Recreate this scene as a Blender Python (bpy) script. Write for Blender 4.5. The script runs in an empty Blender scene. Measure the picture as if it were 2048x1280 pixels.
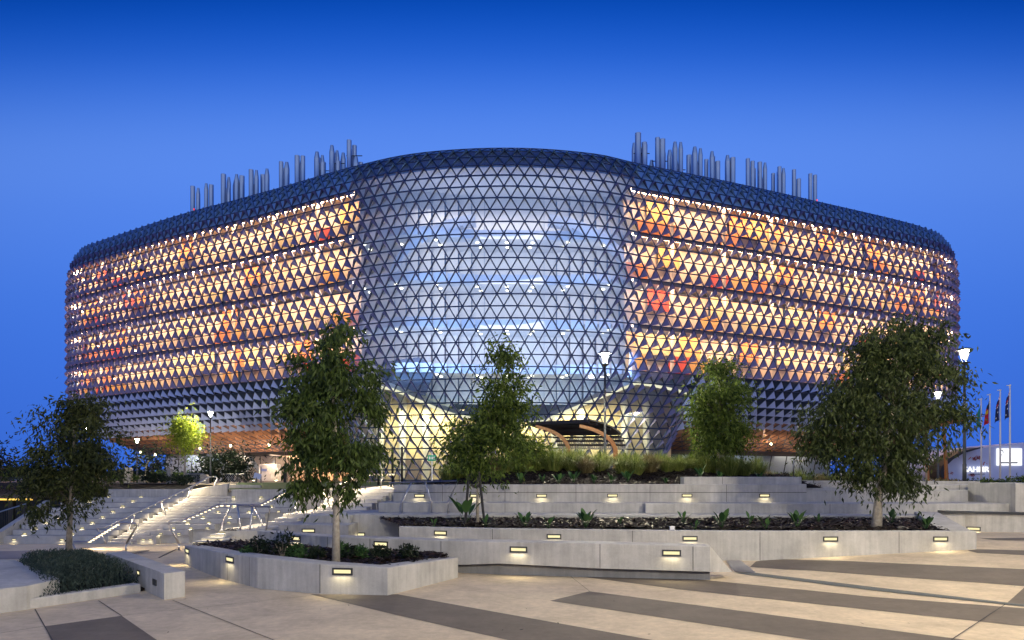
import bpy, bmesh, math, random
from mathutils import Vector, Matrix
from mathutils.geometry import tessellate_polygon
random.seed(7)
C = bpy.context.scene.collection
R = math.radians
H = 1.96            # eye height above the plaza
FPX = 1365.0        # focal length in photo pixels (2048 wide)
HY = 955.0          # horizon row
K = 1.35            # foreground depth scale
def P(px, py, d): return Vector(((px-1024)/FPX*d, d, H-(py-HY)/FPX*d))
def F(px, py, d): return P(px, py, d*K)
def lerp(a, b, t): return a+(b-a)*t
def clamp(v, a=0.0, b=1.0): return max(a, min(b, v))
def sstep(a, b, x):
    t = clamp((x-a)/(b-a)); return t*t*(3-2*t)
# ------------------------------------------------------------------ materials
def newmat(name):
    m = bpy.data.materials.new(name); m.use_nodes = True
    nt = m.node_tree; nt.nodes.clear()
    out = nt.nodes.new('ShaderNodeOutputMaterial')
    return m, nt, out
def nd(nt, typ, **kw):
    n = nt.nodes.new(typ)
    for k, v in kw.items():
        if k in n.inputs: n.inputs[k].default_value = v
        else: setattr(n, k, v)
    return n
def ln(nt, a, ai, b, bi): nt.links.new(a.outputs[ai], b.inputs[bi])
def simple(name, col, rough=.6, metal=0.0, var=.0, scale=6.0, bump=0.0, emit=None, es=0.0, spec=.5):
    m, nt, out = newmat(name)
    p = nd(nt, 'ShaderNodeBsdfPrincipled', Roughness=rough, Metallic=metal)
    p.inputs['Base Color'].default_value = (*col, 1); p.inputs['Specular IOR Level'].default_value = spec
    if var or bump:
        g = nd(nt, 'ShaderNodeNewGeometry')
        n = nd(nt, 'ShaderNodeTexNoise', Scale=scale, Detail=6.0, Roughness=.65); ln(nt, g, 'Position', n, 'Vector')
    if var:
        r = nd(nt, 'ShaderNodeMapRange'); r.inputs[1].default_value = .3; r.inputs[2].default_value = .7
        r.inputs[3].default_value = 1-var; r.inputs[4].default_value = 1+var
        ln(nt, n, 'Fac', r, 0)
        mx = nd(nt, 'ShaderNodeMix', data_type='RGBA', blend_type='MULTIPLY'); mx.inputs[0].default_value = 1
        mx.inputs[6].default_value = (*col, 1); ln(nt, r, 0, mx, 7); ln(nt, mx, 2, p, 'Base Color')
    if bump:
        b = nd(nt, 'ShaderNodeBump', Strength=bump, Distance=.02); ln(nt, n, 'Fac', b, 'Height'); ln(nt, b, 'Normal', p, 'Normal')
    if emit:
        p.inputs['Emission Color'].default_value = (*emit, 1); p.inputs['Emission Strength'].default_value = es
    ln(nt, p, 0, out, 0)
    return m
def emis(name, col, s):
    m, nt, out = newmat(name)
    e = nd(nt, 'ShaderNodeEmission', Strength=s); e.inputs[0].default_value = (*col, 1); ln(nt, e, 0, out, 0)
    return m
def concrete(name, col, streak=1.0, pores=1.0, rough=.75):
    m, nt, out = newmat(name)
    p = nd(nt, 'ShaderNodeBsdfPrincipled', Roughness=rough)
    g = nd(nt, 'ShaderNodeNewGeometry')
    n1 = nd(nt, 'ShaderNodeTexNoise', Scale=1.3, Detail=7.0, Roughness=.7); ln(nt, g, 'Position', n1, 'Vector')
    mp = nd(nt, 'ShaderNodeMapping'); mp.inputs['Scale'].default_value = (9, 9, .7); ln(nt, g, 'Position', mp, 'Vector')
    n2 = nd(nt, 'ShaderNodeTexNoise', Scale=1.0, Detail=5.0, Roughness=.6); ln(nt, mp, 0, n2, 'Vector')
    n3 = nd(nt, 'ShaderNodeTexNoise', Scale=38.0, Detail=4.0, Roughness=.7); ln(nt, g, 'Position', n3, 'Vector')
    vo = nd(nt, 'ShaderNodeTexVoronoi', Scale=22.0); ln(nt, g, 'Position', vo, 'Vector')
    def rng(src, o, a, b, c, d):
        r = nd(nt, 'ShaderNodeMapRange'); r.inputs[1].default_value = a; r.inputs[2].default_value = b
        r.inputs[3].default_value = c; r.inputs[4].default_value = d; ln(nt, src, o, r, 0); return r
    a = rng(n1, 'Fac', .3, .7, .76, 1.16); b = rng(n2, 'Fac', .3, .75, 1-.16*streak, 1+.10*streak)
    c = rng(n3, 'Fac', .3, .7, .94, 1.05); d = rng(vo, 'Distance', .04, .09, 1-.3*pores, 1.0)
    prev = None
    for s in (a, b, c, d):
        if prev is None: prev = s; continue
        mu = nd(nt, 'ShaderNodeMath', operation='MULTIPLY'); ln(nt, prev, 0, mu, 0); ln(nt, s, 0, mu, 1); prev = mu
    mx = nd(nt, 'ShaderNodeMix', data_type='RGBA', blend_type='MULTIPLY'); mx.inputs[0].default_value = 1
    mx.inputs[6].default_value = (*col, 1); ln(nt, prev, 0, mx, 7); ln(nt, mx, 2, p, 'Base Color')
    bp = nd(nt, 'ShaderNodeBump', Strength=.25, Distance=.01); ln(nt, n3, 'Fac', bp, 'Height'); ln(nt, bp, 0, p, 'Normal')
    ln(nt, p, 0, out, 0)
    return m
def glassy(name, tint, refl, diff, rough=.03, dcol=(.52, .68, 1)):
    m, nt, out = newmat(name)
    t = nd(nt, 'ShaderNodeBsdfTransparent'); t.inputs[0].default_value = (*tint, 1)
    g = nd(nt, 'ShaderNodeBsdfGlossy', Roughness=rough); g.inputs[0].default_value = (.72, .84, 1, 1)
    d = nd(nt, 'ShaderNodeBsdfDiffuse'); d.inputs[0].default_value = (*dcol, 1)
    m1 = nd(nt, 'ShaderNodeMixShader'); m1.inputs[0].default_value = diff; ln(nt, t, 0, m1, 1); ln(nt, d, 0, m1, 2)
    lw = nd(nt, 'ShaderNodeLayerWeight', Blend=.25)
    mr = nd(nt, 'ShaderNodeMapRange'); mr.inputs[3].default_value = refl; mr.inputs[4].default_value = min(.95, refl+.5); ln(nt, lw, 'Fresnel', mr, 0)
    m2 = nd(nt, 'ShaderNodeMixShader'); ln(nt, mr, 0, m2, 0); ln(nt, m1, 0, m2, 1); ln(nt, g, 0, m2, 2)
    ln(nt, m2, 0, out, 0)
    return m
def leafmat(name, c1, c2, trans=.35):
    m, nt, out = newmat(name)
    g = nd(nt, 'ShaderNodeNewGeometry')
    rp = nd(nt, 'ShaderNodeValToRGB'); rp.color_ramp.elements[0].color = (*c1, 1); rp.color_ramp.elements[1].color = (*c2, 1)
    ln(nt, g, 'Random Per Island', rp, 0)
    p = nd(nt, 'ShaderNodeBsdfPrincipled', Roughness=.5); p.inputs['Specular IOR Level'].default_value = .3; ln(nt, rp, 0, p, 'Base Color')
    t = nd(nt, 'ShaderNodeBsdfTranslucent'); ln(nt, rp, 0, t, 0)
    x = nd(nt, 'ShaderNodeMixShader'); x.inputs[0].default_value = trans; ln(nt, p, 0, x, 1); ln(nt, t, 0, x, 2); ln(nt, x, 0, out, 0)
    return m
M = {}
M['conc'] = concrete('concrete', (.46, .45, .42), 1.15)
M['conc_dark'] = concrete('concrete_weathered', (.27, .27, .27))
M['conc_step'] = concrete('concrete_step', (.50, .49, .47), .4, .3)
M['pave'] = concrete('paving_light', (.64, .525, .36), .9, .3, .85)
M['pave_dark'] = concrete('paving_dark', (.165, .138, .105), .7, .2, .85)
M['pave_tan'] = concrete('paving_tan', (.30, .25, .20), .5, .2, .65)
M['joint'] = simple('riser_shadow_strip', (.16, .155, .15), .9)  # dark colour standing in for contact shadow at the riser feet
M['strip_led'] = emis('step_strip_led', (1, .84, .52), 1.0)
M['gap'] = simple('joint_shadow_gap', (.05, .05, .05), .9)
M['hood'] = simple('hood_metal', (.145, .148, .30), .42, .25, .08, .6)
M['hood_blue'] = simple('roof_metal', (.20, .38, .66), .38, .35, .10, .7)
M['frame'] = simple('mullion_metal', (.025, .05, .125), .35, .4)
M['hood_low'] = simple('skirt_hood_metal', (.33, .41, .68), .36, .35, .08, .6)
M['dark_panel'] = simple('dark_panel', (.035, .055, .09), .2, .3, .15, .5)
M['bronze'] = simple('bronze_panel', (.36, .20, .125), .45, .3, .12, .5)
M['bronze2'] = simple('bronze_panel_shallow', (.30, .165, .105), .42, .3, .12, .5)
M['glass'] = glassy('atrium_glass', (.74, .84, .97), .24, .10)
M['glass_top'] = glassy('atrium_glass_top', (.35, .4, .5), .20, .15)
M['winglass'] = glassy('window_glass', (.93, .93, .93), .05, .02)
M['blueglass'] = glassy('ground_glass', (.75, .85, .95), .22, .03)
M['white_in'] = simple('interior_white', (.72, .72, .70), .6, 0, .06, .4)
M['blue_in'] = simple('interior_blue_grey', (.56, .62, .74), .6)
M['warm_in'] = simple('interior_cream', (.78, .66, .40), .6, 0, .08, .3)
M['peach_in'] = simple('interior_peach', (.80, .56, .38), .6, 0, .06, .5)
M['slab'] = simple('slab_edge', (.16, .11, .085), .6)
for n_, c_ in (('cream', (.80, .70, .56)), ('cream2', (.74, .60, .44)), ('yellow', (.84, .52, .17)), ('orange', (.84, .33, .11)), ('red', (.78, .12, .07)), ('lime', (.70, .62, .34))):
    M['win_'+n_] = simple('blind_'+n_, c_, .7, 0, .1, .8)
M['strip'] = emis('ceiling_light_strip', (1, .62, .36), 52)
M['downlight'] = emis('downlight', (1, .86, .55), 14)
M['cove'] = emis('cove_light', (1, .86, .50), 1.7)
M['coolstrip'] = emis('cool_light', (.75, .88, 1), 5)
M['lens'] = emis('step_light_lens', (1, .88, .48), 1.1)
M['led'] = emis('rail_led', (1, .82, .50), 5)
M['lamp'] = emis('street_lamp_glass', (1, .93, .66), 90)
M['red_led'] = emis('beacon', (1, .05, .05), 1.5)
M['steel'] = simple('stainless_steel', (.55, .53, .50), .3, 1)
M['flue'] = simple('flue_steel', (.50, .58, .68), .28, .8, .05, .8)
M['darksteel'] = simple('dark_steel', (.05, .055, .06), .45, .5)
M['pole'] = simple('grey_pole_paint', (.03, .034, .042), .5, .2)
M['black'] = simple('black_timber', (.012, .012, .014), .6)
M['bark'] = simple('bark', (.22, .19, .15), .85, 0, .35, 14, .5)
M['barkpale'] = simple('bark_pale', (.34, .31, .26), .8, 0, .3, 14, .4)
M['limb'] = simple('limb_bark', (.07, .06, .045), .85)
M['mulch'] = simple('bark_mulch', (.014, .011, .009), .95, 0, .7, 22, 1.0, spec=.1)
M['leaf'] = leafmat('gum_leaf', (.012, .028, .009), (.115, .175, .038), .45)
M['leaf_brown'] = leafmat('gum_leaf_brown', (.011, .022, .009), (.095, .115, .034), .45)
M['leaf_bright'] = leafmat('bright_leaf', (.035, .075, .010), (.20, .26, .04))
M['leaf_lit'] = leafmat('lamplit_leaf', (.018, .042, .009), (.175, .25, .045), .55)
M['leaf_deep'] = leafmat('deep_gum_leaf', (.008, .018, .007), (.072, .100, .028), .4)
M['leaf_lime_lit'] = leafmat('brightened_lime_leaf', (.10, .17, .015), (.42, .50, .05), .45)  # lime leaf with the colour brightened in place of light from the front
M['leaf_dark'] = leafmat('dark_leaf', (.004, .009, .005), (.022, .040, .018))
M['leaf_grey'] = leafmat('grey_leaf', (.02, .034, .028), (.055, .085, .070))
M['grass'] = leafmat('grass_blade', (.06, .12, .018), (.40, .44, .13))
M['grass_dry'] = leafmat('grass_blade_dry', (.10, .085, .035), (.30, .25, .12))
M['broad'] = leafmat('broad_leaf', (.018, .055, .018), (.07, .15, .045))
M['chip'] = leafmat('mulch_chip', (.004, .0035, .003), (.036, .021, .013), 0)
M['lawn'] = simple('lawn', (.05, .09, .02), .9, 0, .4, 3, .6)
M['timber'] = simple('glulam_timber', (.36, .14, .03), .45, 0, .2, 5)
M['roofdark'] = simple('dark_roof', (.025, .027, .032), .5, .3)
M['corr'] = simple('corrugated_sheet', (.42, .40, .36), .5, .2)
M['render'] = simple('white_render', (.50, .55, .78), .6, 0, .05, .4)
M['pic_red'] = simple('graphic_red', (.35, .05, .06), .6)
M['pic_dark'] = simple('graphic_dark', (.05, .06, .12), .6)
M['screen'] = emis('lit_screen', (.95, .97, 1), 1.4)
M['letters'] = emis('lit_letters', (1, 1, 1), 1.3)
M['greensign'] = simple('green_sign', (.0, .22, .14), .4, 0, 0, 1, 0, (0, .5, .3), .25)
M['white'] = simple('white_paint', (.8, .8, .8), .5)
M['flagblue'] = simple('flag_navy', (.012, .018, .08), .8)
M['flagred'] = simple('flag_red', (.5, .01, .02), .8)
M['flagblack'] = simple('flag_black', (.01, .01, .012), .8)
M['flagteal'] = simple('flag_teal', (.0, .2, .3), .8)
M['flaggreen'] = simple('flag_green', (.02, .25, .15), .8)
M['flagyellow'] = simple('flag_yellow', (.75, .5, .02), .8)
M['stone'] = simple('pale_stone', (.50, .44, .33), .8, 0, .3, 7, .6)
M['apt'] = simple('apartment_wall', (.16, .17, .20), .7, 0, .1, .3)
M['aptwhite'] = simple('apartment_white', (.55, .56, .6), .7)
M['aptwin'] = simple('apartment_window', (.03, .035, .05), .2)
M['litwin'] = emis('lit_window', (1, .8, .5), 1.2)
M['warmstrip'] = emis('underpass_strip', (1, .62, .12), 1.6)
M['grate'] = simple('cast_grate', (.13, .14, .13), .9, .0, .3, 60, .8)
# ------------------------------------------------------------------ mesh builder
ORG = {}
class MB:
    def __init__(s): s.v = []; s.f = []; s.m = []
    def add(s, vs, fs, mi=0):
        o = len(s.v); s.v.extend(Vector(v) for v in vs)
        for f in fs: s.f.append([o+i for i in f]); s.m.append(mi)
    def poly(s, vs, mi=0): s.add(vs, [list(range(len(vs)))], mi)
    def box(s, c, d, rz=0.0, mi=0, rot=None):
        x, y, z = d[0]/2, d[1]/2, d[2]/2
        m = rot if rot is not None else Matrix.Rotation(rz, 3, 'Z')
        vs = [Vector(c)+m @ Vector((a*x, b*y, e*z)) for e in (-1, 1) for a, b in ((-1, -1), (1, -1), (1, 1), (-1, 1))]
        s.add(vs, [(3, 2, 1, 0), (4, 5, 6, 7), (0, 1, 5, 4), (1, 2, 6, 5), (2, 3, 7, 6), (3, 0, 4, 7)], mi)
    def prism(s, pts, z0, z1, mi=0):
        n = len(pts)
        a = sum(pts[i][0]*pts[(i+1) % n][1]-pts[(i+1) % n][0]*pts[i][1] for i in range(n))
        if a < 0: pts = pts[::-1]
        zz0 = z0 if isinstance(z0, (list, tuple)) else [z0]*n
        zz1 = z1 if isinstance(z1, (list, tuple)) else [z1]*n
        if a < 0: zz0 = zz0[::-1]; zz1 = zz1[::-1]
        vs = [Vector((p[0], p[1], z)) for p, z in zip(pts, zz0)]+[Vector((p[0], p[1], z)) for p, z in zip(pts, zz1)]
        fs = [[i, (i+1) % n, n+(i+1) % n, n+i] for i in range(n)]+[list(range(n, 2*n)), list(range(n-1, -1, -1))]
        s.add(vs, fs, mi)
    def tube(s, path, r, n=8, mi=0, cap=True):
        path = [Vector(p) for p in path]; rs = r if isinstance(r, (list, tuple)) else [r]*len(path)
        o = len(s.v); up = None
        for i, p in enumerate(path):
            t = (path[min(i+1, len(path)-1)]-path[max(i-1, 0)]).normalized()
            if up is None: up = Vector((0, 0, 1)) if abs(t.z) < .9 else Vector((1, 0, 0))
            a = t.cross(up)
            if a.length < 1e-5: a = t.cross(Vector((0, 1, .1)))
            a.normalize(); b = t.cross(a).normalized()
            for k in range(n):
                w = 2*math.pi*k/n; s.v.append(p+(a*math.cos(w)+b*math.sin(w))*rs[i])
        for i in range(len(path)-1):
            for k in range(n):
                k2 = (k+1) % n; s.f.append([o+i*n+k, o+i*n+k2, o+(i+1)*n+k2, o+(i+1)*n+k]); s.m.append(mi)
        if cap:
            s.f.append([o+k for k in range(n)][::-1]); s.m.append(mi)
            s.f.append([o+(len(path)-1)*n+k for k in range(n)]); s.m.append(mi)
    def lathe(s, c, prof, n=16, mi=0):
        c = Vector(c); o = len(s.v)
        for r, z in prof:
            for k in range(n):
                w = 2*math.pi*k/n; s.v.append(c+Vector((r*math.cos(w), r*math.sin(w), z)))
        for i in range(len(prof)-1):
            for k in range(n):
                k2 = (k+1) % n; s.f.append([o+i*n+k, o+i*n+k2, o+(i+1)*n+k2, o+(i+1)*n+k]); s.m.append(mi)
    def build(s, name, mats, parent=None, smooth=False, flip=False):
        if not isinstance(mats, (list, tuple)): mats = [mats]
        me = bpy.data.meshes.new(name)
        og = ORG.get(parent.name, Vector((0, 0, 0))) if parent else Vector((0, 0, 0))
        me.from_pydata([tuple(v-og) for v in s.v], [], s.f)
        for m in mats: me.materials.append(m)
        if len(mats) > 1: me.polygons.foreach_set('material_index', s.m)
        if smooth: me.polygons.foreach_set('use_smooth', [True]*len(s.f))
        me.update()
        o = bpy.data.objects.new(name, me); C.objects.link(o)
        if parent: o.parent = parent
        ORG[o.name] = og
        return o
def tag(o, label, cat, group=None):
    o['label'] = label; o['category'] = cat; o['kind'] = 'thing'
    if group: o['group'] = group
    return o
def struct(o, kind='structure'): o['kind'] = kind; return o
def thing(name, label, cat, loc=(0, 0, 0), group=None):
    o = bpy.data.objects.new(name, None); C.objects.link(o); o.location = loc; o.empty_display_size = .2
    ORG[o.name] = Vector(loc)
    return tag(o, label, cat, group)
def copy_tree(o, parent=None):
    c = o.copy(); C.objects.link(c)
    if parent is not None: c.parent = parent
    for ch in list(o.children): copy_tree(ch, c)
    return c
def lamp(kind, name, loc, energy, col, size=.1, sizey=None, aim=None, parent=None, spot=None, blend=.5, data=None):
    if data is None:
        data = bpy.data.lights.new(name, kind); data.energy = energy; data.color = col
        if kind == 'AREA':
            data.size = size
            if sizey: data.shape = 'RECTANGLE'; data.size_y = sizey
        elif kind in ('POINT', 'SPOT'):
            data.shadow_soft_size = size
            if kind == 'SPOT': data.spot_size = spot; data.spot_blend = blend
    o = bpy.data.objects.new(name, data); C.objects.link(o)
    og = ORG.get(parent.name, Vector((0, 0, 0))) if parent else Vector((0, 0, 0))
    o.location = Vector(loc)-og
    if aim is not None: o.rotation_euler = Vector(aim).to_track_quat('-Z', 'Y').to_euler()
    if parent: o.parent = parent
    return o
ORD = 'first second third fourth fifth sixth seventh eighth ninth tenth eleventh twelfth thirteenth fourteenth fifteenth sixteenth seventeenth eighteenth nineteenth twentieth twenty-first twenty-second twenty-third twenty-fourth twenty-fifth twenty-sixth twenty-seventh twenty-eighth twenty-ninth thirtieth'.split()
# ------------------------------------------------------------------ camera, sky
sc = bpy.context.scene
cam = bpy.data.cameras.new('camera'); co = bpy.data.objects.new('camera', cam); C.objects.link(co)
co.location = (0, 0, H); co.rotation_euler = (R(90), 0, 0)
cam.sensor_width = 36; cam.lens = 36*FPX/2048; cam.shift_y = (HY-640)/2048; cam.clip_end = 6000; cam.clip_start = .1
sc.camera = co
sc.view_settings.view_transform = 'Standard'; sc.view_settings.look = 'None'; sc.view_settings.exposure = 0; sc.view_settings.gamma = 1
sc.cycles.max_bounces = 6; sc.cycles.diffuse_bounces = 3; sc.cycles.glossy_bounces = 3; sc.cycles.transparent_max_bounces = 14; sc.cycles.transmission_bounces = 4
sc.cycles.sample_clamp_indirect = 4; sc.cycles.sample_clamp_direct = 0; sc.cycles.caustics_reflective = False; sc.cycles.caustics_refractive = False
sc.cycles.use_denoising = True
def lin(r, g, b):
    f = lambda c: c/12.92 if c <= .04045 else ((c+.055)/1.055)**2.4
    return (f(r/255), f(g/255), f(b/255), 1)
w = bpy.data.worlds.new('World'); sc.world = w; w.use_nodes = True
nt = w.node_tree; nt.nodes.clear()
wo = nd(nt, 'ShaderNodeOutputWorld'); bg = nd(nt, 'ShaderNodeBackground', Strength=1.0)
tc = nd(nt, 'ShaderNodeTexCoord'); sx = nd(nt, 'ShaderNodeSeparateXYZ'); ln(nt, tc, 'Generated', sx, 0)
def ramp(stops):
    n = nd(nt, 'ShaderNodeValToRGB'); e = n.color_ramp.elements
    while len(e) < len(stops): e.new(.5)
    for el, (p, c) in zip(e, stops): el.position = p; el.color = c
    return n
sd = lambda deg: math.sin(R(deg))
# twilight sky on the building's side: deep blue overhead, paler band, blue dusk at the horizon
# colours run with the height above the horizon as the tangent of the elevation seen towards the building (north)
front = ramp([(0, lin(58, 108, 216)), (.10, lin(60, 112, 222)), (.26, lin(68, 123, 232)), (.40, lin(88, 138, 240)), (.48, lin(93, 142, 241)), (.55, lin(70, 125, 232)), (.62, lin(34, 99, 214)), (.70, lin(0, 74, 186)), (1, lin(6, 50, 136))]); front.color_ramp.interpolation = 'B_SPLINE'
back = ramp([(0, lin(196, 178, 206)), (sd(10), lin(190, 196, 238)), (sd(30), lin(158, 190, 250)), (sd(60), lin(84, 130, 226)), (1, lin(14, 56, 140))])
ym = nd(nt, 'ShaderNodeMath', operation='MAXIMUM'); ym.inputs[1].default_value = .4; ln(nt, sx, 'Y', ym, 0)
dv_ = nd(nt, 'ShaderNodeMath', operation='DIVIDE', use_clamp=True); ln(nt, sx, 'Z', dv_, 0); ln(nt, ym, 0, dv_, 1); ln(nt, dv_, 0, front, 0)
ln(nt, sx, 'Z', back, 0)
az = nd(nt, 'ShaderNodeMapRange', interpolation_type='SMOOTHSTEP'); az.inputs[1].default_value = -.75; az.inputs[2].default_value = .30; ln(nt, sx, 'Y', az, 0)
mxw = nd(nt, 'ShaderNodeMix', data_type='RGBA'); ln(nt, az, 0, mxw, 0); ln(nt, back, 0, mxw, 6); ln(nt, front, 0, mxw, 7)
# the twilight glow weakens away from the north point of the horizon
sid = nd(nt, 'ShaderNodeMapRange', interpolation_type='SMOOTHSTEP'); sid.inputs[1].default_value = .60; sid.inputs[2].default_value = .92; sid.inputs[3].default_value = .82; sid.inputs[4].default_value = 1.0
ln(nt, sx, 'Y', sid, 0)
fb = nd(nt, 'ShaderNodeMath', operation='LESS_THAN'); fb.inputs[1].default_value = .0; ln(nt, sx, 'Y', fb, 0)
mx_ = nd(nt, 'ShaderNodeMath', operation='MAXIMUM'); ln(nt, fb, 0, mx_, 0); ln(nt, sid, 0, mx_, 1)
ml = nd(nt, 'ShaderNodeMix', data_type='RGBA', blend_type='MULTIPLY'); ml.inputs[0].default_value = 1; ln(nt, mxw, 2, ml, 6); ln(nt, sid, 0, ml, 7)
ln(nt, ml, 2, bg, 0); ln(nt, bg, 0, wo, 0)
# ------------------------------------------------------------------ the research building
CP = [(-58, 115), (-65, 111), (-67.3, 105.5), (-65.8, 101.2), (-62.5, 98), (-57, 94.6), (-44, 86.8), (-30.5, 79.9), (-18.5, 73.3), (-10.2, 69.9), (0, 68.8), (9.2, 70.1), (15, 72.6), (27.3, 77.6), (39.7, 83.1), (54.2, 89.8), (60, 93.4), (63.5, 97.6), (65, 103), (63, 109), (57, 113)]
def cr(p0, p1, p2, p3, t):
    return tuple(.5*((2*b)+(-a+c)*t+(2*a-5*b+4*c-d)*t*t+(-a+3*b-3*c+d)*t**3) for a, b, c, d in zip(p0, p1, p2, p3))
dense = []
for i in range(len(CP)-1):
    a, b = CP[max(i-1, 0)], CP[i]; c, d = CP[i+1], CP[min(i+2, len(CP)-1)]
    for k in range(24): dense.append(Vector(cr(a, b, c, d, k/24)))
dense.append(Vector(CP[-1]))
cum = [0]
for a, b in zip(dense, dense[1:]): cum.append(cum[-1]+(b-a).length)
LEN = cum[-1]
PITCH = LEN/round(LEN/1.40); NCOL = round(LEN/PITCH)
import bisect
def plan(s):
    s = clamp(s, 0, LEN-1e-6); i = bisect.bisect_right(cum, s)-1; i = min(i, len(dense)-2)
    return dense[i].lerp(dense[i+1], (s-cum[i])/(cum[i+1]-cum[i]))
SP = [Vector(p) for p in ((-57, 106), (-30, 94), (0, 88), (30, 96), (54, 103))]
def inward(p):
    best = None
    for a, b in zip(SP, SP[1:]):
        t = clamp((p-a).dot(b-a)/(b-a).length_squared); q = a.lerp(b, t); L = (q-p).length
        if best is None or L < best[0]: best = (L, q)
    return (best[1]-p)/best[0], best[0]
RH = 1.215; NR = 32
tc_ = [-70, -52, -38, -26, -16, -9, -5, -3, -1]+[0]*9+[3, 5, 7, 9, 12, 14, 16, 18, 20, 21, 22, 22, 22, 22]
tw_ = [-70, -52, -38, -26, -16, -9, -5, -3, -1]+[0]*10+[3, 8, 25, 35, 43, 50, 55, 58, 60, 62, 64, 66, 68]
def prof(t):
    z = 37.0; o = sum(-math.sin(R(a))*RH for a in t if a < 0); r_ = [(o, z)]
    for a in t: z -= math.cos(R(a))*RH; o += math.sin(R(a))*RH; r_.append((o, z))
    return r_
PC, PW = prof(tc_), prof(tw_)
def wing(x): return max(sstep(-16.0, -22.5, x), sstep(17.0, 22.0, x)) if True else 0
def surf(s, r, extra=0.0):
    """point of the skin at arc s and (fractional) row r, moved extra metres inwards"""
    p = plan(s); d, L = inward(p); wv = wing(p.x)
    r = clamp(r, 0, NR); i = min(int(r), NR-1); t = r-i
    oc = lerp(PC[i][0], PC[i+1][0], t); zc = lerp(PC[i][1], PC[i+1][1], t)
    ow = lerp(PW[i][0], PW[i+1][0], t); zw = lerp(PW[i][1], PW[i+1][1], t)
    o = lerp(oc, ow, wv)+extra; z = lerp(zc, zw, wv)
    o = min(o, L*.93) if o > 0 else o
    q = p+d*o
    return Vector((q.x, q.y, z))
nodes = [[surf((i+.5*(r % 2))*PITCH, r) for i in range(NCOL+1)] for r in range(NR+1)]
B = thing('research_building', 'huge curved building in a triangular sunshade skin with a glass atrium at its nose', 'building', (0, 80, 1.5))
def zone(x, r):
    if r < 21: return 'atrium' if -17.3 < x < 13.2 else 'wing'
    return 'atrium' if -19.5 < x < 19.4 else 'wing'
mb = {k: MB() for k in ('glass', 'glass_top', 'window', 'roof_metal', 'lower', 'soffit', 'frame')}
hoods = []
def tri(A, B_, C_, up, r, i):
    c = (A+B_+C_)/3; zn = zone(c.x, r)
    if zn == 'atrium':
        k = 'roof_metal' if r < 2 else ('glass_top' if r < 4 else 'glass')
    else:
        if r < 5: k = 'roof_metal'
        elif r < 21: k = 'window'
        elif r < 26: k = 'lower'
        else: k = 'soffit'
        # blended flank between atrium and wing: keep the glass down to the ground
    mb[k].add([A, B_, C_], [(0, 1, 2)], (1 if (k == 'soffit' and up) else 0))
    n = (B_-A).cross(C_-A).normalized()
    return zn, n
def bar(a, b, n, w_, dp):
    t = (b-a).normalized(); s = t.cross(n).normalized()*(w_/2)
    o = n*dp; i_ = n*-.06
    mb['frame'].add([a-s+i_, a+s+i_, b+s+i_, b-s+i_, a-s+o, a+s+o, b+s+o, b-s+o], [(4, 5, 6, 7), (0, 4, 7, 3), (5, 1, 2, 6), (3, 2, 1, 0)])
for r in range(NR):
    top, bot = nodes[r], nodes[r+1]
    for i in range(NCOL):
        if r % 2 == 0:
            ups = [(bot[i-1], bot[i], top[i])] if i > 0 else []
            dn = (top[i], bot[i], top[i+1])
        else:
            ups = [(bot[i], bot[i+1], top[i])]
            dn = (top[i], bot[i+1], top[i+1])
        tri(dn[0], dn[1], dn[2], False, r, i)
        for (a, b, c) in ups:
            zn, n = tri(a, b, c, True, r, i)
            m = (a+b)/2
            wd = .12 if zn == 'atrium' else .095
            bar(a, b, n, wd, .05); bar(a, c, n, wd, .05); bar(b, c, n, wd, .05)
            if r < 2: continue
            xw = c.x
            if zn == 'atrium':
                e = max(sstep(-9, -17, xw), sstep(7, 13.5, xw))
                f, dd = lerp(.12, .36, e), lerp(.34, .62, e)
                if r < 5: f, dd = .16, .40
                if r > 24: f, dd = .2, .34
            elif r < 5: f, dd = .30, .52
            elif r < 21:
                j = (r-5) % 4
                f, dd = (.42 if r == 5 else .54+.085*j+.008*(r-5)), .54
            elif r < 26: f, dd = .52, lerp(.62, .86, (r-21)/5)
            else:
                f, dd = .52, lerp(.80, .05, clamp((r-26)/3.6))
            if dd < .08: continue
            p = c+(m-c)*f+n*dd
            th = n*.0
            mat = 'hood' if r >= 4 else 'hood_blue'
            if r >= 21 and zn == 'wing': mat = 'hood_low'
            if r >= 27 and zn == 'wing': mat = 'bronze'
            camv = Vector((0, 0, H))
            def pa(*q):
                s_ = [((v.x/v.y), ((v.z-H)/v.y)) for v in q]
                return abs(sum(s_[k_][0]*s_[(k_+1) % 3][1]-s_[(k_+1) % 3][0]*s_[k_][1] for k_ in range(3)))/2
            facing = (camv-c).dot(n) > 0
            hoods.append((pa(a, c, p)+pa(b, c, p) if facing else 0, a, b, c, p, mat, n))
def hood_mesh(m_, h, mi):
    _, a, b, c, p, _, n = h
    lip = n*.03
    m_.add([c, a+lip, p], [(0, 1, 2)], mi); m_.add([c, p, b+lip], [(0, 1, 2)], mi)
    e = (p-c).normalized()*-.0
hm = ['hood', 'hood_blue', 'bronze', 'hood_low']
hoods.sort(key=lambda h: -h[0])
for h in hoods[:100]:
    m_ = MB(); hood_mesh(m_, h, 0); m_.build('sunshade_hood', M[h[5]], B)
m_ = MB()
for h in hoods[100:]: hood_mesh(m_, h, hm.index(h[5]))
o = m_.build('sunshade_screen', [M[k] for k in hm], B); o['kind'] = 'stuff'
mb['glass'].build('atrium_glazing', M['glass'], B); mb['glass_top'].build('atrium_top_glazing', M['glass_top'], B)
mb['window'].build('wing_glazing', M['winglass'], B); mb['roof_metal'].build('roof_cladding', M['hood_blue'], B)
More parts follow.
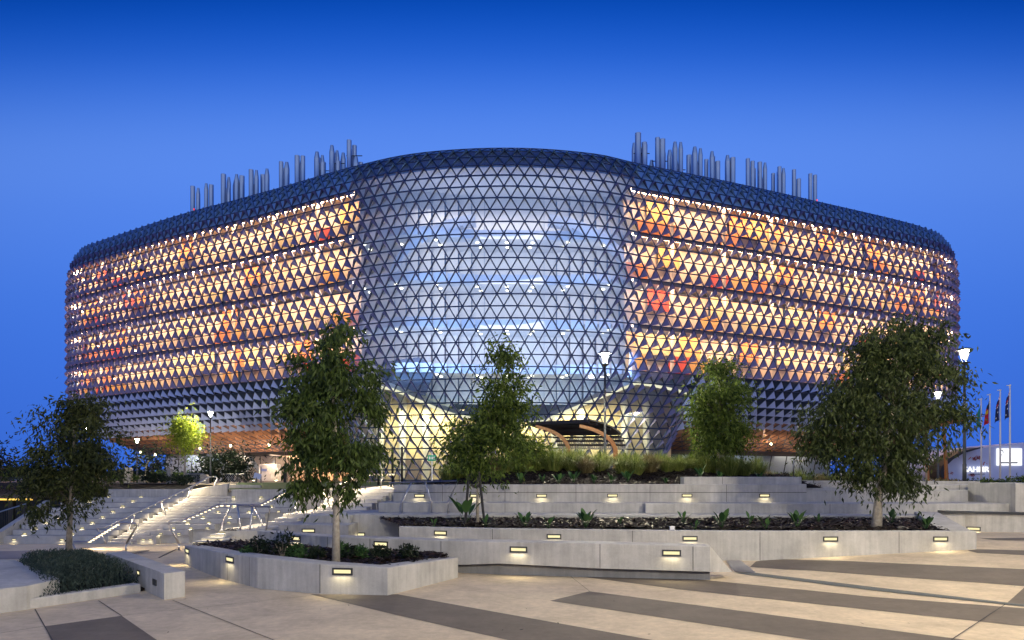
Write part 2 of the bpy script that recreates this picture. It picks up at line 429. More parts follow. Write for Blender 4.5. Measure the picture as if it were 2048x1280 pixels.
mb['lower'].build('lower_cladding', M['dark_panel'], B); mb['soffit'].build('soffit_cladding', [M['bronze'], M['bronze2']], B)
mb['frame'].build('mullion_grid', M['frame'], B)
# roof deck, back wall, inner ceiling under the wings
ring = [nodes[0][i] for i in range(NCOL+1)]
m_ = MB()
spn = [plan(i*PITCH)+inward(plan(i*PITCH))[0]*inward(plan(i*PITCH))[1] for i in range(NCOL+1)]
for i in range(NCOL):
    a, b = ring[i], ring[i+1]; c, d = spn[i+1], spn[i]
    m_.add([a, b, (c.x, c.y, 37.3), (d.x, d.y, 37.3)], [(0, 1, 2, 3)])
bk = [Vector((-58, 115)), Vector((-30, 107)), Vector((0, 102)), Vector((30, 107)), Vector((57, 113))]
for a, b in zip(bk, bk[1:]):
    m_.add([(a.x, a.y, 6.5), (b.x, b.y, 6.5), (b.x, b.y, 36.9), (a.x, a.y, 36.9)], [(3, 2, 1, 0)])
bq = []
for i in range(NCOL+1):
    q = spn[i]
    bq.append(q)
for a, b, c, d in zip(SP, SP[1:], bk, bk[1:]):
    m_.add([(a.x, a.y, 37.3), (b.x, b.y, 37.3), (d.x, d.y, 36.9), (c.x, c.y, 36.9)], [(0, 1, 2, 3)])
m_.build('roof_deck', M['hood_blue'], B)
m_ = MB()
for i in range(NCOL):
    x = plan(i*PITCH).x
    if -17 < x < 16: continue
    a, b = nodes[NR][i], nodes[NR][i+1]; c, d = spn[i+1], spn[i]
    if wing(x) < .98: continue
    m_.add([a, b, (c.x, c.y, a.z+.02), (d.x, d.y, a.z+.02)], [(3, 2, 1, 0)])
for a, b, c, d in zip(SP, SP[1:], bk, bk[1:]):
    m_.add([(a.x, a.y, PW[NR][1]+.02), (b.x, b.y, PW[NR][1]+.02), (d.x, d.y, 6.6), (c.x, c.y, 6.6)], [(3, 2, 1, 0)])
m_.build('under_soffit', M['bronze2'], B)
# wing interiors: slabs, lit ceilings, back walls with coloured blinds
sl, st, bw = MB(), MB(), MB()
cols = ['win_cream', 'win_cream2', 'win_yellow', 'win_orange', 'win_red', 'win_lime']
rng = random.Random(11)
FL = [5, 9, 13, 17, 21]
pc = {}
for k in range(NCOL):
    s0, s1 = k*PITCH, (k+1)*PITCH
    x = plan(s0+.5*PITCH).x
    if -17.3 < x < 13.2: continue
    def q4(r, e0, e1, dz, tgt, mi=0, flip=False):
        a, b, c, d = surf(s0, r, e0), surf(s1, r, e0), surf(s1, r, e1), surf(s0, r, e1)
        for v in (a, b, c, d): v.z += dz
        vs = [a, b, c, d]
        tgt.add(vs, [(3, 2, 1, 0) if flip else (0, 1, 2, 3)], mi)
    for fi, r in enumerate(FL):
        a0, b0 = surf(s0, r, .16), surf(s1, r, .16)
        a1, b1 = a0.copy(), b0.copy(); a1.z -= .34; b1.z -= .34
        sl.add([a0, b0, b1, a1], [(3, 2, 1, 0)])
        q4(r, .16, 3.2, 0, sl); q4(r, .9, 3.2, -.06, sl, 1, True)
        if r < 21:
            q4(r, .24, .84, -.07, st, 0, True)
            # blinds / walls behind the glass: three bays of a storey
            for sub in range(2):
                ra, rb = r+.3+sub*1.85, r+.3+(sub+1)*1.85
                key = (fi, sub, (k+fi*3+sub)//2)
                if key not in pc:
                    near = sstep(30, 14, abs(x)) ; endc = sstep(46, 60, abs(x)); u = rng.random()
                    hot = .16+.34*near*(1 if sub else .35)+.25*endc
                    if u < hot*.45: cc = 3
                    elif u < hot*.62: cc = 4
                    elif u < hot*1.0: cc = 2
                    elif u < hot+.10: cc = 5
                    else: cc = 0 if rng.random() < .7 else 1
                    pc[key] = cc
                e = 1.9 if pc[key] > 1 else 2.4
                bw.add([surf(s0, ra, e), surf(s1, ra, e), surf(s1, rb, e), surf(s0, rb, e)], [(0, 1, 2, 3)], pc[key])
        # now and then a column of the structure
    if k % 5 == 0:
        c0 = surf(s0, 5.1, .9); c1 = surf(s0, 20.9, .9)
        sl.tube([c0, c1], .22, 8, 1)
sl.build('floor_slabs', [M['slab'], M['win_cream']], B)
st.build('ceiling_light_strips', M['strip'], B)
bw.build('interior_blinds', [M[c] for c in cols], B)
# ---- atrium interior
def covez(x):
    t = [(-22, 11.4), (-15.5, 11.7), (-13.0, 11.2), (-7.1, 8.5), (-1.3, 7.3), (3.5, 7.6), (14.1, 12.1), (21, 11.3)]
    for (a, za), (b, zb) in zip(t, t[1:]):
        if x <= b: return lerp(za, zb, clamp((x-a)/(b-a)))
    return t[-1][1]
def cx(s_, lo, hi): return lo < plan(s_).x < hi
aw, ab, ad, ac = MB(), MB(), MB(), MB()
ss = [k*PITCH/1.0 for k in range(NCOL+1)]
for k in range(NCOL):
    s0, s1 = ss[k], ss[k+1]; x = plan(s0).x
    if -20 < x < 19:
        # rear wall of the upper atrium
        e = lerp(9.5, 6.0, sstep(5, 16, abs(x)))
        for r0, r1 in ((3.2, 23.4),):
            a, b = surf(s0, 12, e), surf(s1, 12, e)
            z0, z1 = surf(s0, r0).z, surf(s0, r1).z
            aw.add([(a.x, a.y, z1), (b.x, b.y, z1), (b.x, b.y, z0), (a.x, a.y, z0)], [(3, 2, 1, 0)])
        # galleries at every storey
        for r in (8.6, 12.6, 16.6, 20.6):
            dpt = lerp(5.2, 2.2, sstep(4, 14, abs(x)))
            a, b, c, d = surf(s0, r, dpt), surf(s1, r, dpt), surf(s1, r, 9.4), surf(s0, r, 9.4)
            up_ = Vector((0, 0, 1.0)); dn_ = Vector((0, 0, .45))
            ab.add([a+up_*.55, b+up_*.55, b-dn_, a-dn_], [(3, 2, 1, 0)], 1)
            ab.add([a-dn_, b-dn_, c-dn_, d-dn_], [(3, 2, 1, 0)], 0)
            ab.add([a, b, c, d], [(0, 1, 2, 3)], 1)
            if k % 3 == 0:
                for e2 in (1.0, 2.6):
                    q = surf(s0, r, dpt+e2)-dn_-Vector((0, 0, .03))
                    ad.lathe(q, [(0, -.06), (.16, -.05), (.18, 0)], 10)
        # ceiling of the atrium
        a, b, c, d = surf(s0, 3.6, 1.2), surf(s1, 3.6, 1.2), surf(s1, 3.6, 9.5), surf(s0, 3.6, 9.5)
        aw.add([a, b, c, d], [(3, 2, 1, 0)])
    if -21 < x < 20.5:
        # lobby: cream wall standing behind the lower glass, with a folded ceiling falling to the centre
        e = 3.6
        zt = covez(x)
        a, b = surf(s0, 27, e), surf(s1, 27, e)
        aw.add([(a.x, a.y, 1.5), (b.x, b.y, 1.5), (b.x, b.y, zt+.6), (a.x, a.y, zt+.6)], [(3, 2, 1, 0)], 1)
        x1 = plan(s1).x; zt1 = covez(x1)
        f0, f1 = surf(s0, 23, 1.1), surf(s1, 23, 1.1)
        # the sloping ceiling leaf and its bright cove
        ab.add([(f0.x, f0.y, zt), (f1.x, f1.y, zt1), (b.x, b.y, zt1+.4), (a.x, a.y, zt+.4)], [(3, 2, 1, 0)], 2)
        ab.add([(f0.x, f0.y, zt+.75), (f1.x, f1.y, zt1+.75), (f1.x, f1.y, zt1+.30), (f0.x, f0.y, zt+.30)], [(3, 2, 1, 0)], 0)
        ab.add([(f0.x, f0.y, zt+.75), (f1.x, f1.y, zt1+.75), (a.x, a.y+3, zt+.75), (b.x, b.y+3, zt1+.75)], [(0, 1, 3, 2)], 0)
        if abs(x+1) > 2.6:
            ac.add([(f0.x, f0.y, zt+.30), (f1.x, f1.y, zt1+.30), (f1.x, f1.y, zt1-.02), (f0.x, f0.y, zt-.02)], [(3, 2, 1, 0)])
for px_, e_ in ((770, 2.2), (803, 2.6), (845, 2.9), (1110, 2.9), (1165, 2.6), (1240, 2.4), (1300, 2.2)):
    bst = min(range(NCOL), key=lambda k_: abs(1024+FPX*surf(ss[k_], 28, e_).x/surf(ss[k_], 28, e_).y-px_)+(1e4 if plan(ss[k_]).y > 90 else 0))
    q = surf(ss[bst], 28, e_); aw.tube([(q.x, q.y, 1.5), (q.x, q.y, covez(q.x)+.4)], [.34, .5], 14, 0)
aw.build('atrium_wall', [M['white_in'], M['warm_in']], B)
ab.build('atrium_galleries', [M['white_in'], M['blue_in'], M['warm_in']], B)
ad.build('gallery_downlights', M['downlight'], B)
ac.build('cove_lights', M['cove'], B)
m_ = MB()
for px_, w_, h_ in ((760, 1.6, 2.6), (846, 3.6, 2.4), (905, 1.4, 2.3), (1120, 4.5, 2.4), (1190, 2.0, 2.6), (1290, 3.2, 2.4)):
    bst = min(range(NCOL), key=lambda k_: abs(1024+FPX*surf(ss[k_], 31, 2.9).x/surf(ss[k_], 31, 2.9).y-px_)+(1e4 if plan(ss[k_]).y > 90 else 0))
    q = surf(ss[bst], 27, 3.5); m_.box((q.x, q.y, 1.5+h_/2), (w_, .25, h_), math.atan2(q.x, 60)*-.2)
m_.build('lobby_openings', M['slab'], B)
# big curved ribs seen through the upper glass
for sgn in (-1, 1):
    m_ = MB(); pts = []
    for t in range(13):
        u = t/12; ang = lerp(0, math.pi*.5, u)
        xx = sgn*(4.0+9.5*math.sin(ang)); zz = 24.0+6.2*math.cos(ang)-1.0*u; pts.append((xx, zz))
    for (xa, za), (xb, zb) in zip(pts, pts[1:]):
        ya, yb = 72.6+abs(xa)*.12, 72.6+abs(xb)*.12
        vs = [(xa, ya, za), (xb, yb, zb), (xb, yb+4, zb), (xa, ya+4, za)]
        m_.add(vs, [(0, 1, 2, 3)]); m_.add([(xa, ya, za), (xb, yb, zb), (xb, yb, zb-1.3), (xa, ya, za-1.0)], [(0, 1, 2, 3)])
    m_.build('atrium_rib', M['blue_in'], B, True)
m_ = MB(); a_ = [P(px_, py_, 73.4) for px_, py_ in ((765, 724), (838, 714), (872, 735), (850, 792), (800, 772), (765, 766))]
m_.poly(a_); m_.poly([v+Vector((0, .3, 0)) for v in a_][::-1]); m_.build('dark_reflection_wedge', M['dark_panel'], B)  # dark wedge added behind the glass to stand in for a dark reflection
# lights inside
il = [(0, 74, 31.6, 1700, (1, .84, .76), 22, 5, (0, .25, -1))]
for z_ in (26.6, 21.8, 17.0):
    for x_ in (-8.2, 0, 8.2): il.append((x_, 70.1+abs(x_)*.13, z_, 190, (.48, .66, 1), 6, 3.6, (0, 1, -.12))); il.append((x_, 73.6+abs(x_)*.14, z_+.6, 150, (1, .76, .50), 7, 3, (0, 1, -.45)))
for x_ in (-9, 0, 9): il.append((x_, 70.4+abs(x_)*.13, 13.8, 420, (.48, .68, 1), 8, 2.6, (0, 1, .1)))
il += [(-9, 73.4, 9.0, 2700, (1, .79, .38), 12, 1.4, (0, .45, -1)), (8, 73.2, 9.0, 2700, (1, .79, .38), 12, 1.4, (0, .45, -1)), (0, 73, 7.6, 1000, (1, .79, .38), 6, 1, (0, .45, -1))]
for (x, y, z, e, col, sx_, sy_, aim) in il:
    lamp('AREA', 'interior_light', (x, y, z), e, col, sx_, sy_, aim, B)
# ---- ground floor under the wings: glass walls, fascia, lobby
lg, lf, lm, lw_ = MB(), MB(), MB(), MB()
GZ = 1.5
def gf(s_, z, e=0.0):
    q = surf(s_, NR, e); return Vector((q.x, q.y, z))
top = PW[NR][1]
for k in range(NCOL):
    s0, s1 = ss[k], ss[k+1]; x = surf(s0, NR).x
    if not ((-52.5 < x < -18) or (17.5 < x < 46)) or plan(s0).y > 97: continue
    a, b = gf(s0, top-.55, .3), gf(s1, top-.55, .3); a0, b0 = gf(s0, GZ, .9), gf(s1, GZ, .9)
    left = x < 0
    dark = (17.5 < x < 24)
    lg.add([a0, b0, b, a], [(0, 1, 2, 3)], 0)
    fa, fb_ = gf(s0, top+.1, .1), gf(s1, top+.1, .1); fc, fd = gf(s1, top-.55, .1), gf(s0, top-.55, .1)
    lf.add([fd, fc, fb_, fa], [(0, 1, 2, 3)]); lf.add([fd, fc, gf(s1, top-.55, 1.2), gf(s0, top-.55, 1.2)], [(3, 2, 1, 0)])
    if k % 2 == 0:
        t_ = (gf(s1, GZ)-gf(s0, GZ)).normalized()
        lm.tube([a0+t_*-.35, a], .07, 6)
    # interior back wall
    w0, w1 = gf(s0, GZ, 4.6), gf(s1, GZ, 4.6)
    mi = 0 if (-40 < x < -18) else 1
    if dark: mi = 2
    lw_.add([w0, w1, w1+Vector((0, 0, top-GZ)), w0+Vector((0, 0, top-GZ))], [(0, 1, 2, 3)], mi)
    lw_.add([gf(s0, GZ+.02, .9), gf(s1, GZ+.02, .9), w1+Vector((0, 0, .02)), w0+Vector((0, 0, .02))], [(0, 1, 2, 3)], 3)
def halves(mb_, name, mats):
    for sgn in (-1, 1):
        m2 = MB(); keep = [k_ for k_, f in enumerate(mb_.f) if sum(mb_.v[i_].x for i_ in f)*sgn > 0]
        for k_ in keep: m2.add([mb_.v[i_] for i_ in mb_.f[k_]], [tuple(range(len(mb_.f[k_])))], mb_.m[k_])
        m2.build(name, mats, B)
halves(lg, 'lobby_glazing', M['blueglass']); halves(lf, 'lobby_fascia', M['black']); halves(lm, 'lobby_mullions', M['darksteel'])
halves(lw_, 'lobby_interior', [M['peach_in'], M['white_in'], M['black'], M['pave']])
def at_px(px_, e):
    best = min((abs(1024+FPX*v.x/v.y-px_), j) for j, v in enumerate(gf(ss[k_], GZ, e) for k_ in range(NCOL)) if plan(ss[j]).y < 97)
    return gf(ss[best[1]], GZ, e)
# slanted white columns and reception counter inside the left lobby
m_ = MB()
for px_, lean in ((446, 2.0), (462, -1.6), (498, 1.8), (520, -2.2), (548, 1.6)):
    q = at_px(px_, 2.6); m_.tube([(q.x-lean, q.y, GZ), (q.x+lean, q.y+.2, top)], [.3, .5], 8)
m_.build('slanted_columns', M['white_in'], B, True)
m_ = MB(); q = at_px(545, 3.0); m_.lathe((q.x, q.y, GZ), [(1.7, 0), (1.7, 2.2), (1.55, 2.3), (0, 2.3)], 24); m_.build('reception_counter', M['white_in'], B, True)
for x, e, col in ((-46, 260, (.8, .9, 1)), (-42, 300, (.9, .93, 1)), (-37, 900, (1, .80, .58)), (-31, 1500, (1, .68, .42)), (-25.5, 1500, (1, .62, .32)), (26, 40, (.8, .9, 1)), (33, 55, (.8, .88, 1)), (40, 70, (1, .85, .7))):
    # find the arc parameter for this x
    k = min(range(NCOL), key=lambda k_: abs(surf(ss[k_], NR).x-x)+(100 if plan(ss[k_]).y > 100 and abs(x) < 50 else 0))
    q = gf(ss[k], top-.3, 2.4); lamp('AREA', 'lobby_light', q, e, col, 5, 2, (0, .2, -1), B)
# soffit downlights: small lit discs plus a lamp each
for (px_, py_, d_) in ((461, 893, 88.5), (538, 891, 86.5), (281, 905, 92), (310, 911, 92.5), (1542, 890, 88.5), (400, 898, 90), (1460, 893, 85), (1650, 893, 92)):
    q = P(px_, py_, d_); m_ = MB(); m_.lathe(q, [(0, -.06), (.08, -.05), (.11, 0), (.11, .25)], 12); m_.build('soffit_downlight', M['downlight'], B)
    lamp('POINT', 'soffit_lamp', q-Vector((0, .6, .9)), 300 if px_ < 1000 else 200, (1, .62, .34), .15, parent=B)
# uplights with small discs, added out of sight to brighten the bronze soffit
for px_, e_ in ((345, 500), (395, 700), (450, 900), (500, 1000), (548, 1000), (1440, 420), (1520, 420), (1600, 420), (1680, 350)):
    q = at_px(px_, -.9); m_ = MB(); m_.lathe((q.x, q.y, GZ+.02), [(.16, 0), (.16, .05), (.12, .06), (0, .06)], 12); m_.build('added_uplight', M['downlight'], B)
    lamp('SPOT', 'added_uplight_lamp', (q.x, q.y, GZ+.15), e_, (1, .66, .38), .15, aim=(0, -.1, 1), parent=B, spot=R(110), blend=1.0)
# ---- flues on the roof
def flue_cluster(px_, ytop, seed, n):
    rr = random.Random(seed); d_ = lerp(74, 96, sstep(200, 640, abs(px_-1000)))+4
    q = P(px_, ytop, d_); cl = None; m_ = MB(); zt = q.z
    offs = [((-.36, .36, 0, -.62, .66, .15)[j]+rr.uniform(-.06, .06), (0, .1, .9, 1.7, 1.6, 2.4)[j]) for j in range(n)]
    m_.box((q.x+.1, q.y+.5, 40.2), (1.9, .08, .08)); m_.box((q.x+.1, q.y+.5, 38.4), (1.9, .08, .08)); m_.box((q.x-.2, q.y+.9, 38.6), (.3, .3, 3.4))
    cl = m_.build('flue_cluster', M['darksteel'], B)
    for j, (ox, oy) in enumerate(offs):
        m2 = MB(); r_ = rr.choice((.29, .33, .36)); h = zt-rr.choice((0, .15, .3, 1.3, .2, 1.9) if j else (0,))
        c_ = Vector((q.x+ox, q.y+oy, 36.5)); hh = h-36.5; tip = rr.random() < .45
        pr = [(r_, 0), (r_, 1.6), (r_*1.06, 1.62), (r_*1.06, 1.7), (r_, 1.72), (r_, hh-1.0), (r_, hh-.9 if tip else hh-.02), (r_, hh-.88 if tip else hh)]
        pr += [(r_*.55, hh)] if tip else [(r_*.86, hh), (r_*.86, hh-.3)]
        m2.lathe(c_, pr, 12); m2.build('flue', M['flue'], cl, True)
L_ = [(391, 373, 2), (418, 367, 3), (452, 349, 5), (478, 349, 3), (508, 340, 5), (540, 338, 1), (568, 324, 4), (600, 312, 4), (640, 304, 5), (670, 291, 5), (705, 281, 5)]
R_ = [(1283, 267, 6), (1320, 276, 5), (1356, 284, 4), (1395, 294, 4), (1430, 303, 4), (1460, 311, 3), (1500, 318, 3), (1525, 325, 5), (1563, 334, 5), (1592, 340, 3), (1625, 348, 2)]
for j, (a, b, n) in enumerate(L_+R_): flue_cluster(a, b, j+3, n)
for px_, py_ in ((388, 418), (1634, 400)):
    q = P(px_, py_, 90 if px_ < 1000 else 88); m_ = MB(); m_.lathe(q, [(0, .09), (.07, .06), (.08, -.06), (.03, -.1), (.03, -1.5)], 8); m_.build('red_beacon', M['red_led'], B)
# ------------------------------------------------------------------ ground
def ghz(x, y):
    z = 0.0
    if x > 5.8: z += .053*(min(x, 12.4)-5.8)
    t = clamp((y-19.5)/23.5); xi, xo = lerp(-6.2, -11, t), lerp(-8.8, -20.5, t); s_ = clamp((xi-x)/(xi-xo))
    z += -2.25*t*s_ - .15*t*(1-s_)*(1 if x < -3 else 0)
    return z
def ground_at(px, py):
    z = 0
    for _ in range(6):
        d = (H-z)*FPX/(py-HY); x = (px-1024)/FPX*d; z = ghz(x, d)
    return Vector((x, d, z))
def sheet(name, xs, ys, fn, mat):
    m_ = MB(); n = len(xs); vs = [(x, y, fn(x, y)) for y in ys for x in xs]
    m_.add(vs, [(j*n+i, j*n+i+1, (j+1)*n+i+1, (j+1)*n+i) for j in range(len(ys)-1) for i in range(n-1)])
    return m_.build(name, mat)
xs = sorted(set([-70, -60, -50, -40, -35, -30]+[-28+.75*k_ for k_ in range(32)]+[-3, 0, 3, 5.8, 8, 10, 12.4, 16, 20, 26, 34, 45]))
ys = [-40, -25, -15, -8, -3, 0, 3, 6, 9, 12, 14, 16, 18]+[19.5+k_*.94 for k_ in range(26)]+[47, 52, 60]
struct(sheet('plaza_paving', xs, ys, ghz, M['pave']))
UZ = 1.5
def flat(name, pts, z, mat):
    m_ = MB(); m_.poly([(x, y, z) for x, y in pts]); return m_.build(name, mat)
struct(flat('upper_ground', [(-9, 27.7), (-3.9, 27.7), (-3.9, 23.3), (45, 23.3), (2500, 23.3), (2500, 4000), (-2500, 4000), (-2500, 60.3), (-43, 60.3), (-30, 57.9), (-20, 55.9), (-9, 55.9)], UZ, M['pave_tan']))
struct(flat('lower_ground', [(-2500, -40), (-69.9, -40), (-69.9, 60), (-2500, 60)], -2.26, M['pave_tan']))
m_ = MB()
for (xa, ya), (xb, yb) in zip([(-2500, 60.2), (-43, 60.2), (-30, 57.8), (-20, 55.8)], [(-43, 60.2), (-30, 57.8), (-20, 55.8), (-9, 55.8)]):
    m_.add([(xa, ya, -2.4), (xb, yb, -2.4), (xb, yb, UZ-.003), (xa, ya, UZ-.003)], [(0, 1, 2, 3)])
struct(m_.build('embankment_ground', M['conc_dark']))
def ground_poly(m_, pix, dz, mi=0):
    bm = bmesh.new(); vs = []
    fine = []
    for a_, b_ in zip(pix, pix[1:]+pix[:1]):
        n_ = max(1, int(max(abs(a_[0]-b_[0])/60, abs(a_[1]-b_[1])/12)))
        fine += [(lerp(a_[0], b_[0], k_/n_), lerp(a_[1], b_[1], k_/n_)) for k_ in range(n_)]
    for px, py in fine:
        g = ground_at(px, py); vs.append(bm.verts.new((g.x, g.y, 0)))
    f = bm.faces.new(vs)
    bmesh.ops.triangulate(bm, faces=[f])
    for xc in (5.8, 12.4): bmesh.ops.bisect_plane(bm, geom=bm.verts[:]+bm.edges[:]+bm.faces[:], plane_co=(xc, 0, 0), plane_no=(1, 0, 0))
    bm.verts.ensure_lookup_table(); bm.verts.index_update()
    vv = [(v.co.x, v.co.y, ghz(v.co.x, v.co.y)+dz) for v in bm.verts]
    ff = []
    for f in bm.faces:
        ids = [v.index for v in f.verts]
        if f.normal.z < 0: ids = ids[::-1]
        ff.append(ids)
    bm.free(); m_.add(vv, ff, mi)
m_ = MB()
for pg in ([(90, 1253), (243, 1232), (345, 1302), (120, 1325)],
           [(620, 1189), (796, 1189), (1000, 1226), (1302, 1280), (1430, 1303), (1110, 1303), (1000, 1277), (800, 1232)],
           [(1100, 1202), (1179, 1183), (1929, 1280), (2100, 1303), (1770, 1303), (1617, 1280)],
           [(1137, 1150), (1317, 1151), (1757, 1195), (1972, 1211), (2100, 1221), (2100, 1259), (2048, 1253), (1617, 1207), (1358, 1179)],
           [(1500, 1134), (1512, 1123), (1537, 1118), (1686, 1122), (2100, 1141), (2100, 1176), (1800, 1155), (1614, 1141)],
           [(1935, 1101), (1955, 1098.5), (2100, 1102), (2100, 1113), (1955, 1106)],
           [(1960, 1077), (2100, 1075), (2100, 1082), (1995, 1081)],
           [(2048, 1176), (2011, 1209), (2100, 1217), (2100, 1165)]):
    ground_poly(m_, pg, .004)
struct(m_.build('paving_stripes', M['pave_dark']))
m_ = MB()
def gline(pix, w_):
    pts = [ground_at(*p) for p in pix]
    for a, b in zip(pts, pts[1:]):
        t = (b-a); t.z = 0; t.normalize(); s_ = Vector((-t.y, t.x, 0))*w_/2
        n_ = max(1, int((b-a).length/1.5))
        for k in range(n_):
            p, q = a.lerp(b, k/n_), a.lerp(b, (k+1)/n_)
            vs = [p-s_, q-s_, q+s_, p+s_]
            m_.poly([(v.x, v.y, ghz(v.x, v.y)+.007) for v in vs])
for pts, w_ in (([(345, 1201), (545, 1280), (600, 1303)], .012), ([(197, 1202), (243, 1232)], .012), ([(70, 1219), (110, 1290)], .012), ([(0, 1267), (90, 1253)], .012), ([(243, 1232), (640, 1190)], .008),
                ([(1903, 1280), (2011, 1209)], .012), ([(1179, 1183), (1137, 1150)], .008)): gline(pts, w_)
struct(m_.build('paving_joints', M['gap']))
m_ = MB(); ground_poly(m_, [(1466, 1146), (1508, 1146), (1757, 1176), (2100, 1216), (2100, 1219.5), (1757, 1183), (1560, 1158)], .009); struct(m_.build('drain_channel', M['grate'] if 'grate' in M else M['pole']))
# steel tread plate at the end of the low wall, ribbed
m_ = MB(); ground_poly(m_, [(1452, 1122), (1481, 1121.5), (1513, 1147), (1468, 1144)], .012)
a, b, c, d = [ground_at(*p) for p in ((1468, 1144), (1513, 1147), (1481, 1121.5), (1452, 1122))]
for k in range(10):
    t = (k+.5)/10; p, q = a.lerp(d, t), b.lerp(c, t); mdl = (p+q)/2; u = (q-p)
    m_.box((mdl.x, mdl.y, ghz(mdl.x, mdl.y)+.022), (u.length*.94, .035, .012), math.atan2(u.y, u.x))
tag(m_.build('drain_grate', M['steel']), 'ribbed steel grate in the paving at the raked end of the low wall', 'drain grate')
# left path tan band at the foot of the big stair
m_ = MB()
ground_poly(m_, [(-40, 1120), (-40, 1103), (170, 1100), (330, 1104), (250, 1112)], .006); struct(m_.build('path', M['pave_tan']))
# ------------------------------------------------------------------ walls
LIGHTDATA = None
def wall_light(parent, c, n, w_=.38, h_=.12, pool=4.0):
    """recessed brick light: dark bezel, tilted lit lens, lamp throwing light down"""
    global LIGHTDATA
    n = Vector((n[0], n[1], 0)).normalized(); t = Vector((-n.y, n.x, 0)); u = Vector((0, 0, 1)); c = Vector(c)
    m_ = MB()
    def rect(x0, x1, z0, z1, e0=.012, e1=-.03):
        vs = [c+t*x+u*z+n*e for e in (e1, e0) for x, z in ((x0, z0), (x1, z0), (x1, z1), (x0, z1))]
        m_.add(vs, [(4, 5, 6, 7), (0, 1, 5, 4), (1, 2, 6, 5), (2, 3, 7, 6), (3, 0, 4, 7)])
    b = h_*.25
    rect(-w_/2, w_/2, h_/2-b, h_/2); rect(-w_/2, w_/2, -h_/2, -h_/2+b); rect(-w_/2, -w_/2+b, -h_/2+b, h_/2-b); rect(w_/2-b, w_/2, -h_/2+b, h_/2-b)
    fr = m_.build('wall_light', M['darksteel'], parent)
    m2 = MB(); x, z = w_/2-b, h_/2-b
    m2.poly([c-t*x-u*z+n*.004, c+t*x-u*z+n*.004, c+t*x+u*z+n*.010, c-t*x+u*z+n*.010])
    m2.build('lens', M['lens'], fr)
    if pool:
        k = 'pool%.1f%.2f' % (pool, w_)
        if k not in ORG:
            ld = bpy.data.lights.new('step_lamp', 'AREA'); ld.energy = pool*.34; ld.color = (1, .84, .50); ld.shape = 'RECTANGLE'; ld.size = w_*.8; ld.size_y = .05; ORG[k] = ld
        lamp('AREA', 'step_lamp', c+n*.05-u*(h_*.3), 0, None, aim=n*.8-u, parent=fr, data=ORG[k])
    return fr
def ring_wall(m_, pts, th, ch=.015, mi=0, closed=False):
    """pts: world (x,y,zbase,ztop) along the visible face; th: thickness away from the viewer (to the left of travel)"""
    n = len(pts); cols_ = []
    for i in range(n):
        p = Vector(pts[i][:2]); a = Vector(pts[max(i-1, 0)][:2]); b = Vector(pts[min(i+1, n-1)][:2])
        if closed: a = Vector(pts[(i-1) % n][:2]); b = Vector(pts[(i+1) % n][:2])
        d1 = (p-a).normalized() if (p-a).length > 1e-6 else None; d2 = (b-p).normalized() if (b-p).length > 1e-6 else None
        d1 = d1 or d2; d2 = d2 or d1
        n1, n2 = Vector((-d1.y, d1.x)), Vector((-d2.y, d2.x)); nn = (n1+n2).normalized(); k_ = 1/max(.5, nn.dot(n1))
        zb, zt = pts[i][2], pts[i][3]
        prof_ = [(0, zb), (0, zt-ch), (ch, zt), (th-ch, zt), (th, zt-ch), (th, zb)]
        cols_.append([Vector((p.x+nn.x*o_*k_, p.y+nn.y*o_*k_, z)) for o_, z in prof_])
    vs = [v for c_ in cols_ for v in c_]
    fs = []
    for i in range(n-1 if not closed else n):
        j = (i+1) % n
        for k in range(5): fs.append((i*6+k, j*6+k, j*6+k+1, i*6+k+1))
    if not closed:
        fs.append(tuple(range(6))[::-1]); fs.append(tuple((n-1)*6+k for k in range(6)))
    m_.add(vs, fs, mi)
def pxw(rows, drop=0.0):
    out = []
    for px, yt, yb, d in rows:
        a, b = F(px, yt, d), F(px, yb, d); out.append((a.x, a.y, b.z-drop, a.z))
    return out
def joints(parent, rows, xs_, w_=.012):
    """thin dark construction joints 3 mm proud of the wall face"""
    for px in xs_:
        m_ = MB()
        for r0, r1 in zip(rows, rows[1:]):
            if r0[0] <= px <= r1[0]:
                # depth along the straight wall at this image column
                a, b = F(r0[0], r0[1], r0[3]), F(r1[0], r1[1], r1[3]); k_ = (px-1024)/FPX
                t = (a.x-k_*a.y)/(k_*(b.y-a.y)-(b.x-a.x)); q = a.lerp(b, t)
                zb = lerp(F(*r0[:1], r0[2], r0[3]).z, F(*r1[:1], r1[2], r1[3]).z, t)
                dv = (b-a); dv.z = 0; dv.normalize(); nn = Vector((dv.y, -dv.x, 0)); s_ = dv*w_/2; e = nn*.003
                m_.poly([q-s_+e+Vector((0, 0, zb+.01-q.z)), q+s_+e+Vector((0, 0, zb+.01-q.z)), q+s_+e-Vector((0, 0, .016)), q-s_+e-Vector((0, 0, .016))])
        if m_.f: m_.build('construction_joint', M['gap'], parent)
def on_wall(rows, px, py):
    for r0, r1 in zip(rows, rows[1:]):
        if r0[0] <= px <= r1[0]:
            a, b = F(r0[0], r0[1], r0[3]), F(r1[0], r1[1], r1[3]); k_ = (px-1024)/FPX
            t = (a.x-k_*a.y)/(k_*(b.y-a.y)-(b.x-a.x)); q = a.lerp(b, t); dv = (b-a).normalized()
            return Vector((q.x, q.y, H-(py-HY)/FPX*q.y)), Vector((dv.y, -dv.x, 0))
